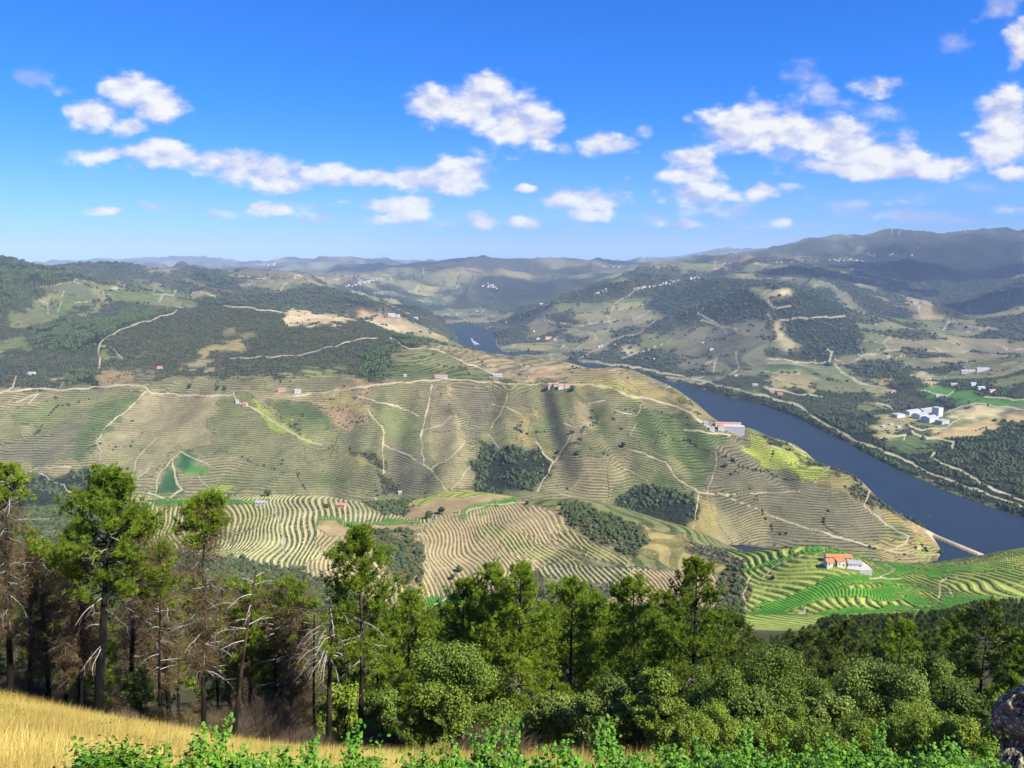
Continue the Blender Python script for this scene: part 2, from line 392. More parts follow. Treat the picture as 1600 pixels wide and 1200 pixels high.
def height(X, Y, A=None):
    """ground height at world positions (arrays)"""
    A = ZT if A is None else A
    X = np.asarray(X, float); Y = np.maximum(np.asarray(Y, float), 4.1)
    u = np.clip(X / Y, GU[0], GU[-1] - 1e-6); v = np.clip(np.log(Y), GV[0], GV[-1] - 1e-6)
    i = np.clip(np.searchsorted(GU, u, side='right') - 1, 0, NU - 2); j = np.clip(np.searchsorted(GV, v, side='right') - 1, 0, NV - 2)
    f = (u - GU[i]) / (GU[i + 1] - GU[i]); g = (v - GV[j]) / (GV[j + 1] - GV[j])
    return A[i, j] * (1 - f) * (1 - g) + A[i + 1, j] * f * (1 - g) + A[i, j + 1] * (1 - f) * g + A[i + 1, j + 1] * f * g

def build_mesh(name, verts, faces, mats, parent=None, fmat=None, smooth=False, attrs=None, link=True):
    """verts (n,3), faces: list of (m,k) int arrays"""
    me = bpy.data.meshes.new(name)
    verts = np.ascontiguousarray(verts, np.float32)
    if not isinstance(faces, (list, tuple)): faces = [faces]
    faces = [np.asarray(f, np.int32) for f in faces if len(f)]
    loops = np.concatenate([f.ravel() for f in faces])
    tot = np.concatenate([np.full(len(f), f.shape[1], np.int32) for f in faces])
    start = np.concatenate([[0], np.cumsum(tot)[:-1]]).astype(np.int32)
    me.vertices.add(len(verts)); me.vertices.foreach_set('co', verts.ravel())
    me.loops.add(len(loops)); me.loops.foreach_set('vertex_index', loops)
    me.polygons.add(len(tot)); me.polygons.foreach_set('loop_start', start)
    me.polygons.foreach_set('use_smooth', np.full(len(tot), bool(smooth)))
    for m in (mats if isinstance(mats, (list, tuple)) else [mats]): me.materials.append(m)
    if fmat is not None: me.polygons.foreach_set('material_index', np.asarray(fmat, np.int32))
    for k, arr in (attrs or {}).items():
        arr = np.asarray(arr, np.float32)
        if arr.ndim == 1:
            at = me.attributes.new(k, 'FLOAT', 'POINT'); at.data.foreach_set('value', arr)
        else:
            if arr.shape[1] == 3: arr = np.concatenate([arr, np.ones((len(arr), 1), np.float32)], 1)
            at = me.attributes.new(k, 'FLOAT_COLOR', 'POINT'); at.data.foreach_set('color', arr.ravel())
    me.update(calc_edges=True)
    ob = bpy.data.objects.new(name, me)
    if link: COL.objects.link(ob)
    if parent is not None: ob.parent = parent
    return ob
# ------------------------------------------------------------ land cover
# every kind: ground colour, vine row colour, how strongly rows show, row spacing in m (of height for 'c', of ground for 'x'), scatter of bushes
ALB = 0.53
KINDS = {
 'tan':    ((180,165,118), (112,106,74), .75, 3.4, 'c'),
 'tan2':   ((168,156,110), (104,98,70), .85, 4.2, 'c'),
 'olive':  ((150,145,98), (88,94,58), .85, 3.8, 'c'),
 'grey':   ((138,131,98), (82,80,62), .9, 4.0, 'c'),
 'greenv': ((140,142,88), (58,92,40), .9, 3.8, 'c'),
 'deepv':  ((112,122,72), (44,78,34), .9, 3.8, 'c'),
 'yellowv':((192,196,84), (96,138,34), .9, 3.0, 'c'),
 'goldv':  ((184,165,106), (112,118,56), .8, 3.4, 'c'),
 'grass':  ((92,142,58), (60,112,44), .35, 4.0, 'x'),
 'dkgrass':((62,104,56), (42,82,44), .4, 4.0, 'x'),
 'straw':  ((226,206,150), (206,184,126), .25, 9.0, 'x'),
 'sand':   ((216,184,128), (190,158,104), .2, 9.0, 'x'),
 'scrub':  ((108,102,70), (60,68,42), 0, 4.0, 'c'),
 'wood':   ((60,66,38), (38,50,26), 0, 4.0, 'c'),
 'earth':  ((198,170,122), (160,138,98), .15, 5.0, 'c'),
 'road':   ((206,190,152), (206,190,152), 0, 5.0, 'c'),
 'nearv':  ((204,192,128), (54,84,34), .78, 5.8, 'x'),     # near terraces seen across the slope
 'nearg':  ((196,204,100), (44,116,26), .84, 8.0, 'x'),
 'neartan':((210,186,136), (142,126,82), .85, 5.0, 'x'),
 'nearpale':((202,192,138), (62,84,42), .9, 5.2, 'x'),
 'nearsolid':((100,166,48), (44,110,24), .85, 2.6, 'x'),
 'forest': ((104,96,60), (60,66,36), 0, 5.0, 'x'),
 'drygrass':((206,168,78), (186,148,64), 0, 5.0, 'x'),
 'grove':  ((168,142,102), (150,126,90), .2, 5.0, 'c'),
}
KN = list(KINDS)
KC = np.array([lin(KINDS[k][0]) for k in KN]); KR = np.array([lin(KINDS[k][1]) for k in KN])
KA = np.array([KINDS[k][2] for k in KN]); KS = np.array([KINDS[k][3] for k in KN]); KM = np.array([KINDS[k][4] == 'c' for k in KN])
def ki(n): return KN.index(n)

def cells(X, Y, size, seed):
    """irregular parcels: id of the nearest jittered point and how close the boundary is"""
    gx = X / size; gy = Y / size; ix = np.floor(gx).astype(np.int64); iy = np.floor(gy).astype(np.int64)
    d1 = np.full(X.shape, 9., np.float32); d2 = d1.copy(); cid = np.zeros(X.shape, np.float32)
    for a in (-1, 0, 1):
        for b in (-1, 0, 1):
            jx = ix + a; jy = iy + b
            px = jx + .5 + .42 * _hash(jx, jy, seed); py = jy + .5 + .42 * _hash(jx, jy, seed + 5)
            d = np.hypot(gx - px, gy - py).astype(np.float32); h = _hash(jx, jy, seed + 9)
            c = d < d1
            d2 = np.where(c, d1, np.minimum(d2, d)); cid = np.where(c, h, cid); d1 = np.where(c, d, d1)
    return cid * .5 + .5, (d2 - d1) * size
KI = np.full(XX.shape, ki('olive'), np.int16)
_wx = XX + 30 * fbm(XX / 160, YY / 160, 3, 201); _wy = YY + 30 * fbm(XX / 160, YY / 160, 3, 207)
big = YY > 3200
c1, e1 = cells(_wx, _wy, 150, 11); c2, e2 = cells(_wx, _wy, 230, 13)
cid = np.where(big, c2, c1); edge = np.where(big, e2, e1)
wood_n = fbm(XX / 900, YY / 900, 4, 301)
lut = [('tan', .15), ('olive', .36), ('tan2', .50), ('grey', .66), ('greenv', .76), ('goldv', .83), ('deepv', .9), ('scrub', 1.01)]
_k = np.zeros(XX.shape, np.int16) + ki('olive')
for nm, hi in lut[::-1]: _k[cid < hi] = ki(nm)
KI[:] = _k
KI[(wood_n > .08) & (YY > 2600)] = ki('scrub')
KI[(wood_n > .34) & (YY > 2600)] = ki('wood')
fw_ = fbm(XX / 420, YY / 420, 4, 305)
KI[(YY > 4200) & (fw_ > .20)] = ki('scrub')
KI[(YY > 5200) & (fw_ > .36)] = ki('wood')
ROADE = (edge < np.where(YY > 3200, 9, 3.2)) & (KI != ki('scrub')) & (KI != ki('wood')) & (vnoise(XX / 210, YY / 210, 77) > -.1) & (YY < 9000)

WPX = PX + 3.2 * vnoise(XX / 17, YY / 17, 431) * np.clip(1400 / YY, .5, 1) + np.clip(60 * fbm(XX / 45, YY / 45, 3, 401) * 20 / np.maximum(YY / 60, 12), -7, 7)
WPY = PY + 1.6 * vnoise(XX / 17, YY / 17, 433) * np.clip(1400 / YY, .5, 1) + np.clip(60 * fbm(XX / 45 + 50, YY / 45, 3, 405) * 12 / np.maximum(YY / 60, 12), -4, 4)
PAINTED = np.zeros(XX.shape, bool)
def paint(kind, pts, y0, y1, cond=None):
    """a parcel traced in the photograph, laid on the land between two distances"""
    p = [tuple(float(v) for v in q.split(',')) for q in pts.split()]
    j0 = np.searchsorted(GV, math.log(y0)); j1 = np.searchsorted(GV, math.log(y1))
    m = poly_mask(WPX[:, j0:j1], WPY[:, j0:j1], p)
    if cond is not None: m &= cond[:, j0:j1]
    KI[:, j0:j1][m] = ki(kind); ROADE[:, j0:j1][m] = False; PAINTED[:, j0:j1][m] = True

# --- middle slope, left of the fold
MID = (1330, 2300)
paint('tan2', "-300,600 230,612 450,606 640,592 640,780 -300,780", *MID)
paint('tan', "150,640 225,618 350,618 420,640 400,700 330,700 270,700 240,740 205,750 160,740 150,690", *MID)
paint('grey', "0,700 60,670 130,650 140,690 80,730 0,720", *MID)
paint('greenv', "12,640 90,618 125,650 60,672 20,665", *MID)
paint('olive', "90,612 200,603 195,640 130,655 95,640", *MID)
paint('olive', "-300,625 10,640 30,690 -300,700", *MID)
paint('olive', "330,650 420,640 470,690 420,705 340,720 280,700 330,690", *MID)
paint('deepv', "140,640 228,612 222,622 160,680 120,715 100,720", *MID)
paint('greenv', "362,616 385,618 400,640 345,650 330,642", *MID)
paint('deepv', "420,630 500,628 520,665 480,668 440,645", *MID)
paint('greenv', "437,650 495,655 515,672 490,676", *MID)
paint('olive', "470,670 600,668 595,700 540,700", *MID)
paint('goldv', "490,605 560,605 580,640 560,650 500,625", *MID)
paint('yellowv', "385,625 420,640 505,690 508,696 470,684 430,668 395,640", *MID)
paint('grove', "500,634 545,632 575,655 560,668 535,670 500,652", *MID)
paint('grove', "500,592 605,595 600,610 585,628 565,632 540,612 500,604", *MID)
paint('olive', "400,700 600,700 640,770 420,775 330,760", *MID)
paint('greenv', "500,745 555,748 540,765 490,762", *MID)
paint('goldv', "520,702 590,722 597,740 560,730", *MID)
paint('grass', "272,706 283,705 310,722 342,733 330,738 290,738 272,722", *MID)
paint('dkgrass', "272,708 283,706 300,718 290,736 276,730", *MID)
paint('dkgrass', "268,718 272,740 284,766 262,780 243,770 247,745", *MID)
paint('greenv', "243,765 284,766 262,782 235,776", *MID)
paint('yellowv', "330,757 372,765 352,774 338,772", *MID)
paint('wood', "30,735 75,738 120,758 150,770 130,790 20,800", *MID)
paint('wood', "90,745 150,735 190,750 175,775 120,770", *MID)
paint('scrub', "545,700 580,705 598,720 600,745 630,770 600,772 590,735", *MID)
paint('scrub', "600,740 650,770 610,775", *MID)
# --- middle slope, centre
paint('olive', "575,600 640,592 880,602 1000,612 1100,640 1170,680 1110,770 1085,840 940,800 740,770 640,772 600,720 575,650", *MID)
paint('greenv', "578,635 640,640 655,660 650,690 610,690 585,665", *MID)
paint('tan', "668,605 700,605 720,640 735,690 740,740 725,768 690,768 672,730 660,700 668,640", *MID)
paint('grey', "705,605 765,608 765,660 750,690 725,690 705,640", *MID)
paint('grey', "600,700 660,705 665,770 640,772 612,740", *MID)
paint('goldv', "825,640 838,640 832,690 812,700 815,670", *MID)
paint('tan', "905,630 935,630 915,680 880,700 868,720 885,690", *MID)
paint('greenv', "870,625 905,622 890,650 860,680 850,715 832,695 845,660", *MID)
paint('deepv', "934,634 955,632 948,672 925,690 930,660", *MID)
paint('tan2', "862,715 985,705 975,745 955,790 930,790 845,770 865,735", *MID)
paint('deepv', "1002,630 1060,648 1095,665 1130,680 1120,700 1105,765 1080,755 1060,725 1000,690 985,660", *MID)
paint('greenv', "965,725 1040,740 1080,770 1030,765 985,745", *MID)
paint('greenv', "1010,680 1060,690 1045,700 1010,690", *MID)
paint('wood', "748,690 775,703 850,700 864,722 862,727 838,772 735,768 738,730", *MID)
paint('wood', "948,790 985,775 1010,758 1040,768 1090,772 1080,830 1065,838 1010,815", *MID)
paint('deepv', "1025,740 1060,745 1075,760 1030,765", *MID)
# --- spur on the right
paint('grey', "1110,730 1120,690 1165,680 1215,700 1260,740 1330,770 1380,830 1385,862 1230,860 1080,850 1100,790", *MID)
paint('goldv', "1090,780 1130,785 1125,840 1078,832", *MID)
paint('tan2', "1120,800 1200,800 1190,855 1110,850", *MID)
paint('yellowv', "1163,676 1185,680 1240,700 1292,735 1275,753 1200,728 1165,700", *MID)
paint('yellowv', "1225,680 1300,728 1290,735 1240,705", *MID)
paint('goldv', "1300,730 1342,752 1322,765 1270,758", *MID)
paint('scrub', "1325,758 1350,760 1415,812 1400,820 1370,800 1350,782", *MID)
paint('earth', "1390,812 1440,828 1450,840 1380,838", *MID)
paint('goldv', "1375,800 1410,820 1460,850 1465,875 1385,874 1360,862 1380,830 1370,810", *MID)
paint('greenv', "1375,822 1405,825 1420,838 1400,848 1380,842", *MID)
paint('yellowv', "1425,840 1462,855 1460,878 1430,860", *MID)
# --- behind the crest
BCK = (2040, 2800)
paint('greenv', "600,590 625,545 680,540 740,572 790,596 700,596", *BCK)
paint('deepv', "595,592 610,560 660,565 760,590 700,596", *BCK)
paint('tan2', "670,540 700,530 770,552 830,575 850,590 760,588 690,548", *BCK)
paint('tan', "850,560 900,570 960,590 940,600 860,598 800,590", *BCK)
paint('earth', "825,583 870,578 880,592 840,596", *BCK)
paint('goldv', "900,575 1000,592 1090,640 1105,652 1050,630 960,600", *BCK)
paint('goldv', "900,570 1000,592 1160,672 1100,655 1000,612 905,602", 1800, 2300)
paint('yellowv', "905,600 960,604 1000,618 985,622 940,606", 1850, 2200)
paint('scrub', "1090,650 1200,685 1330,742 1360,765 1300,738 1180,680", 1500, 2100)
# --- wooded hill
HILL = (2040, 3400)
paint('scrub', "0,540 40,510 150,470 250,462 320,466 440,480 560,495 640,500 700,520 690,535 620,545 605,590 560,592 520,585 460,585 380,598 300,590 230,575 160,575 80,590 0,590", *HILL)
paint('wood', "45,515 80,500 170,495 260,467 320,468 250,490 170,520 150,545 90,550 60,540", *HILL)
paint('wood', "100,580 150,577 165,602 95,606", 1900, 2600)
paint('wood', "560,555 620,540 612,565 590,590 560,580", *HILL)
paint('wood', "610,520 690,528 700,534 640,545 600,540", 2400, 3300)
paint('scrub', "-300,540 60,560 90,600 30,610 -300,610", 1950, 2600)
paint('greenv', "154,541 168,541 192,562 156,570", *HILL)
paint('grey', "208,572 252,575 228,602 205,598", 1950, 2600)
paint('grove', "155,578 200,574 205,600 165,600", 1950, 2600)
paint('goldv', "330,537 382,534 378,552 325,553 300,558", *HILL)
paint('tan', "292,565 330,563 330,578 285,578", *HILL)
paint('olive', "352,515 395,518 390,526 356,526", *HILL)
paint('greenv', "465,575 535,572 540,585 480,588", *HILL)
paint('olive', "240,592 400,590 520,590 560,605 330,612 235,610", 1900, 2300)
paint('straw', "438,500 446,483 500,484 558,494 556,500 530,506 500,508 446,509", 2040, 4300)
if 0: paint('straw', "441,498 452,485 500,487 553,496 545,501 520,502 452,506", 2040, 4300)
# left back
LB = (2500, 4300)
paint('wood', "-300,400 0,405 70,412 150,432 100,430 60,445 75,455 30,470 0,490 -300,500", *LB)
paint('scrub', "-300,490 20,480 60,455 130,455 110,470 50,500 30,530 -300,540", *LB)
paint('greenv', "95,460 125,455 120,480 105,500 75,500 90,480", *LB)
paint('tan', "40,468 100,457 95,470 50,478", *LB)
paint('olive', "20,490 90,470 80,500 20,515", *LB)
paint('greenv', "0,535 40,525 60,545 0,550", *LB)
paint('tan', "140,450 165,452 175,470 130,500 110,500 150,475", *LB)
LC = (3600, 6000)
paint('wood', "165,455 215,452 210,465 170,465", *LC)
paint('straw', "170,450 190,444 195,450 172,462", *LC)
paint('greenv', "180,446 240,448 300,462 250,465 200,455", *LC)
paint('scrub', "360,446 430,446 560,480 610,492 600,500 550,497 440,480 370,465", 3600, 5200)
paint('wood', "228,428 265,430 280,438 232,440", 3900, 6000)
paint('sand', "555,488 600,492 700,528 690,533 640,520 575,525 570,500", 3300, 5600)
paint('straw', "575,498 640,508 650,520 590,524", 3300, 5600)
# right bank
RB = (3000, 9000)
paint('wood', "1000,480 1040,455 1120,440 1165,445 1190,470 1195,500 1120,505 1070,500 1040,490", 3800, 8000)
paint('wood', "1195,435 1300,455 1345,520 1350,555 1290,560 1250,555 1220,510 1205,470", 3000, 8000)
paint('straw', "1208,495 1218,500 1235,535 1262,548 1225,545 1215,515", 3000, 7000)
paint('straw', "1200,455 1240,452 1235,463 1205,465", 3400, 8000)
paint('wood', "1195,545 1300,550 1300,570 1200,560", 2900, 5000)
paint('tan', "950,497 1012,497 1005,512 955,510", 3000, 6000)
paint('tan', "895,490 950,480 950,505 900,500", 3500, 6500)
paint('straw', "968,545 1020,542 990,558 970,555", 3000, 5000)
paint('greenv', "1000,525 1100,518 1060,545 1000,545", 3000, 5000)
paint('wood', "890,525 930,522 920,535 885,533", 3500, 5500)
paint('grey', "1050,510 1200,500 1205,540 1190,590 1060,575 1050,540", 2900, 4800)
paint('wood', "960,560 1010,545 1050,545 1040,570 990,570", 3000, 4800)
paint('scrub', "1310,570 1400,560 1450,600 1400,612 1340,590", 2800, 4200)
paint('wood', "1330,570 1400,575 1440,605 1380,608", 2800, 4200)
paint('earth', "1190,598 1240,575 1275,590 1270,615 1200,605", 2600, 4200)
paint('olive', "1285,590 1320,582 1340,600 1340,618 1280,615", 2600, 4000)
paint('tan', "1340,595 1390,608 1400,612 1345,618", 2600, 4000)
paint('straw', "1420,582 1455,585 1462,597 1440,598", 2700, 4000)
paint('sand', "1362,588 1385,588 1395,600 1370,600", 2700, 4000)
# distant dark forest ridge, and the range on the right
paint('scrub', "560,430 640,400 700,395 780,398 830,402 880,430 760,425 700,420 640,425", 10500, 15000)
paint('wood', "1380,372 1450,380 1600,372 1600,420 1500,470 1440,440 1330,400", 7600, 13000)
paint('scrub', "1170,395 1330,372 1500,362 1500,375 1300,385 1200,402", 9000, 14000)
# --- low ground on the right bank
LOW = (1500, 3300)
paint('wood', "1100,605 1200,620 1260,640 1330,640 1370,645 1370,690 1420,680 1480,690 1600,680 1800,690 1800,860 1600,810 1450,755 1290,676", *LOW)
paint('scrub', "1250,625 1450,620 1470,640 1400,645 1340,640 1260,650", *LOW)
paint('grass', "1440,605 1470,600 1520,615 1640,625 1640,637 1540,634 1480,625 1435,614", *LOW)
paint('dkgrass', "1485,625 1520,628 1500,640 1485,636", *LOW)
paint('straw', "1483,640 1525,632 1575,640 1560,650 1490,655", *LOW)
paint('sand', "1450,682 1480,665 1560,655 1640,640 1640,658 1560,665 1505,688 1460,688", *LOW)
paint('tan', "1365,660 1400,648 1410,672 1380,676 1362,670", *LOW)
paint('deepv', "1378,685 1415,679 1470,692 1465,705 1440,712 1410,710", *LOW)
paint('olive', "1340,632 1385,628 1390,640 1345,645", *LOW)
paint('wood', "1560,660 1800,645 1800,820 1600,790 1500,700", *LOW)
paint('greenv', "1550,590 1650,575 1650,600 1560,605", *LOW)
# --- near hills
NB = (470, 1180)
paint('nearpale', "-300,770 650,770 700,775 690,980 -300,980", *NB)
paint('forest', "-300,785 215,785 235,850 420,885 600,905 600,1000 -300,1000", *NB)
paint('nearv', "230,785 400,778 420,800 370,830 240,870 200,840", *NB)
paint('nearpale', "500,778 560,782 650,818 600,820 520,800", *NB)
paint('neartan', "520,815 650,820 680,940 640,960 480,900 500,840", *NB)
paint('forest', "545,825 640,830 660,860 690,920 660,930 600,880", *NB)
paint('earth', "500,815 550,818 660,826 650,835 560,828 520,835", *NB)
paint('nearsolid', "495,812 560,812 648,817 650,822 560,819 500,816", *NB)
paint('nearsolid', "230,778 420,777 400,783 240,788", *NB)
paint('earth', "640,778 830,770 820,782 720,800 650,815 620,800", *NB)
paint('yellowv', "640,776 790,768 790,775 650,784", *NB)
paint('forest', "560,780 620,775 650,790 640,812 590,800", *NB)
paint('neartan', "660,820 720,800 820,785 900,800 900,860 860,880 700,1000 650,1000", *NB)
paint('nearsolid', "700,812 770,785 820,780 790,790 720,808", *NB)
paint('nearv', "750,820 840,845 915,875 910,888 840,878 770,850 748,835", *NB)
paint('nearv', "862,822 930,850 995,870 985,880 930,870 870,850", *NB)
paint('goldv', "835,786 900,797 895,810 850,800", *NB)
paint('forest', "862,800 900,788 960,800 1020,848 1000,868 940,850 880,820", *NB)
paint('goldv', "1000,822 1060,835 1150,870 1150,900 1060,900 1010,860", *NB)
paint('nearpale', "845,885 920,880 1000,890 1050,905 1010,930 850,905", *NB)
paint('neartan', "980,895 1060,895 1150,905 1140,1000 900,1000", *NB)
paint('nearsolid', "650,945 690,935 740,920 720,940 680,955", *NB)
paint('nearg', "1140,860 1285,848 1400,880 1480,880 1600,862 1900,850 1900,1000 1150,1000", *NB)
paint('forest', "1130,880 1160,880 1180,930 1150,990 1120,990", *NB)
paint('scrub', "1060,840 1140,862 1150,890 1100,880", *NB)
paint('nearsolid', "1270,852 1380,866 1440,885 1400,885 1330,868 1255,862 1170,898 1165,890", *NB)
paint('nearsolid', "1170,960 1290,905 1400,900 1430,920 1330,915 1240,950 1180,980", *NB)
paint('nearsolid', "1380,915 1460,935 1550,935 1540,945 1440,945", *NB)
paint('nearsolid', "1200,950 1290,925 1420,922 1430,932 1300,940 1210,972", 400, 700)
paint('nearsolid', "1180,985 1300,958 1400,948 1500,948 1500,956 1400,960 1300,972 1190,998", 385, 700)
paint('nearsolid', "1370,885 1440,890 1600,885 1600,892 1470,900 1400,903", *NB)
KI[:, (GV < math.log(472))] = ki('forest')
paint('nearg', "1140,925 1520,925 1520,1015 1140,1015", 385, 480)
DRY = (YY < 42) & (PY > 1060) & (PX < 700)
KI[(YY < 37) & (XX < 3)] = ki('drygrass')
KI[(YY < 24)] = ki('drygrass')

# --- tracks and roads traced in the photograph: points, half width in photo pixels, kind
TRACKS = """
228,612 200,640 160,672 150,690 158,705 155,720 175,735|1.4|M
205,750 215,715 245,685|1.6|M
212,750 235,730 260,722|1.1|M
243,772 247,745 268,718 283,705 300,715 340,733|1.6|M
270,718 274,745 285,765 262,782 232,770|2.0|M
310,743 335,772|1.3|M
0,735 40,740 60,730 110,730|1.5|M
60,738 80,752 100,757 105,768 130,772|1.6|M
-50,618 60,607 90,610 200,601 228,605 235,614 330,619 365,617|1.8|M
45,630 60,615 25,628|1.4|M
365,614 370,628 400,640 430,660 470,685 505,695|1.6|M
450,620 600,600 700,592 800,600 900,601 940,603|1.5|M
560,620 600,630 640,642 655,650|1.3|M
675,602 668,640 658,680 662,725 675,735 700,768|1.8|M
575,640 590,660 600,675 598,700 600,740|1.5|M
600,695 640,712 663,728|1.3|M
705,650 690,665 662,672|1.0|M
727,688 705,715 675,732|1.2|M
735,730 715,755 705,765|1.2|M
793,615 785,640 768,668|1.3|M
770,632 790,635 820,654|1.3|M
762,678 780,700|1.2|M
838,690 850,710 865,722 840,768|1.5|M
895,674 880,700 868,720|1.3|M
920,630 945,625|1.2|M
880,660 898,668 920,660|1.2|M
955,638 995,650|1.2|M
1000,632 995,660 985,680|1.2|M
980,700 1040,722 1060,750 1092,770 1130,772 1170,790 1230,815 1330,845 1400,862|1.6|M
975,732 1010,750 1025,768|1.3|M
1105,770 1120,725 1118,705|1.1|M
1092,772 1082,832|1.2|M
905,600 950,604 980,618 1005,621 1040,630 1080,645 1100,662 1110,668|2.4|M
1070,672 1100,675 1140,680|2.2|M
1165,684 1215,700 1240,710 1228,725 1200,730|1.1|M
1232,692 1250,703 1298,727 1272,755|1.3|M
1130,772 1190,770 1250,768|1.2|M
1360,765 1350,790 1385,820 1420,838 1415,850 1380,862|1.7|M
1385,860 1440,868 1460,866|1.3|M
360,560 470,555 560,530 590,528|1.1|H
155,575 155,540 170,525 215,505 270,490 300,472|1.5|H
155,541 170,541 192,560|1.0|H
610,528 640,545 680,545 700,555 750,575 780,590|1.4|K
0,615 20,605 25,588|1.6|M
350,478 385,480 440,488|1.8|L
240,460 270,462 275,455 265,450|1.3|L
60,468 75,475 75,490|1.0|L
100,455 95,475 90,488|1.0|L
905,563 1000,575 1100,596 1150,608 1245,632 1290,663 1340,690 1400,712 1450,738 1500,757 1560,778 1640,808|1.5|R
1640,795 1560,768 1500,735 1465,720 1455,715 1460,708|1.6|R
1488,700 1490,690 1440,682 1425,675|1.5|R
1485,645 1500,655 1480,668 1440,672 1420,665|1.3|R
1483,642 1525,630 1600,640|1.2|R
1370,630 1390,635 1393,640|1.1|R
1440,610 1480,618 1490,612|1.1|R
1540,620 1640,628|1.2|R
1375,685 1415,679 1412,688|1.0|R
1195,605 1240,615 1285,620|1.3|R
1290,545 1300,550 1296,565 1320,585 1350,600 1400,612|1.6|R
1200,490 1205,500 1290,495 1320,494|1.3|Q
1200,470 1208,480 1235,478|1.5|Q
1345,540 1348,555 1370,552|1.2|Q
1200,560 1262,567 1290,566|1.1|R
1100,480 1090,490 1120,505 1150,515|1.2|Q
1095,500 1130,512 1135,520|1.2|Q
1000,450 960,475 950,505|.9|Q
1025,500 1000,520 960,530 905,560|.9|Q
1100,570 1120,560 1115,580|1.2|R
1150,550 1155,575 1140,585|1.2|R
560,455 590,470 640,490|.9|Q
850,500 900,510 960,500|.9|Q
970,560 1010,548 1050,530|.9|Q
780,550 776,540 774,530|1.6|Q
1040,588 1100,600|1.2|R
660,820 700,810 760,790 820,785|1.6|N
660,830 670,880 690,925|1.8|N
820,785 850,820 862,850 870,860|1.6|N
430,800 440,830 445,870|1.8|N
680,945 720,925 740,915|2.6|N
1175,900 1160,930 1172,955|2.0|N
1190,905 1220,880 1260,868|1.6|N
1480,905 1470,910 1468,935|2.6|N
1480,915 1490,935|1.6|N
1220,975 1260,955 1240,975|2.0|N
1360,905 1410,905|2.2|N
1380,880 1400,890 1370,905|2.0|N
1280,850 1290,862 1275,868|1.6|N
1545,940 1540,955|2.6|N
""".strip().split('\n')
RNG = {'M': (1330, 2450), 'H': (2040, 3300), 'K': (2050, 3400), 'L': (2600, 5200), 'R': (1500, 4600), 'Q': (2900, 9500), 'N': (560, 1150)}
for ln in TRACKS:
    pts, w, r = ln.split('|'); w = float(w)
    p = [tuple(float(v) for v in q.split(',')) for q in pts.split()]
    # a slight wander between the traced points
    q = []
    for a, b in zip(p[:-1], p[1:]):
        n = max(1, int(math.hypot(b[0] - a[0], b[1] - a[1]) / 9))
        for k in range(n):
            f = k / n; x = a[0] + (b[0] - a[0]) * f; y = a[1] + (b[1] - a[1]) * f
            g = math.sin(f * math.pi) if n > 1 else 0
            q.append((x + g * 2.2 * math.sin(x * .21 + y * .37), y + g * 1.6 * math.cos(x * .17 - y * .13)))
    q.append(p[-1])
    j0 = np.searchsorted(GV, math.log(RNG[r][0])); j1 = np.searchsorted(GV, math.log(RNG[r][1]))
    d = seg_dist(PX[:, j0:j1], PY[:, j0:j1], q, maxd=4)
    m = d < w * (1.5 if r == 'R' else 1.0) * (0.66 + 0.42 * vnoise(XX[:, j0:j1] / 30, YY[:, j0:j1] / 30, 66))
    KI[:, j0:j1][m] = ki('road'); PAINTED[:, j0:j1][m] = True
# strip of railway embankment between the river and its side arm
KI[(dR < 14) & ~din & (YY > 1330) & (YY < 1500) & (XX > 835)] = ki('road')
KI[ROADE & ~PAINTED & (YY > 1330)] = ki('road')

# --- phase of the vine rows
contour = ZS + 2.2 * fbm(XX / 90, YY / 90, 3, 501) + 5 * fbm(XX / 400, YY / 400, 2, 507)
ph_c = contour / 3.8
sx = XX + 2.4 * near_spurs(XX, YY) + 26 * fbm(XX / 110, YY / 110, 2, 511) + 0.30 * (YY - 800) + 22 * np.sin(YY / 95 + XX / 260)
ph_x = sx / 6.6
isx = ~KM[KI]
spn = KS[KI]
tilt_ = np.where(YY > 1250, 1.0, 0.0) * (c1 - .5)
contour = contour + tilt_ * (XX * .035 + 40)
PHASE = np.where(isx, sx / spn, contour / (spn * .86))
ROWAMT = KA[KI].copy()
ROADM = KI == ki('road')
def blur(A, r=2, it=2):
    A = A.astype(np.float32)
    for _ in range(it):
        for ax in (0, 1):
            B = A.copy()
            for k in range(1, r + 1): B += np.roll(A, k, ax) + np.roll(A, -k, ax)
            A = B / (2 * r + 1)
    return A
# fill the tracks with what lies beside them, soften the borders of the parcels, then lay the tracks back
KF = KI.copy()
for _ in range(6):
    m_ = KF == ki('road')
    KF = np.where(m_, np.roll(KF, 2, 0), KF); m_ = KF == ki('road'); KF = np.where(m_, np.roll(KF, -3, 1), KF)
SOIL = blur(KC[KF]); ROWC = blur(KR[KF]); ROWAMT = blur(KA[KF])
SOIL[ROADM] = KC[ki('road')]; ROWC[ROADM] = KR[ki('road')]; ROWAMT[ROADM] = 0
# broad natural variation of tint
t1 = fbm(XX / 210, YY / 210, 4, 601)[..., None]; t2 = fbm(XX / 55, YY / 55, 3, 607)[..., None]
t3 = fbm(XX / 1100, YY / 1100, 3, 611)[..., None]
ctint = (cid - .5)[..., None]
var = 1 + .16 * t1 + .13 * t2 + .14 * ctint * (~PAINTED)[..., None]
green = np.array([-.10, .02, -.09])
SOIL = SOIL * var * (1 + green * 1.6 * t3) * ALB
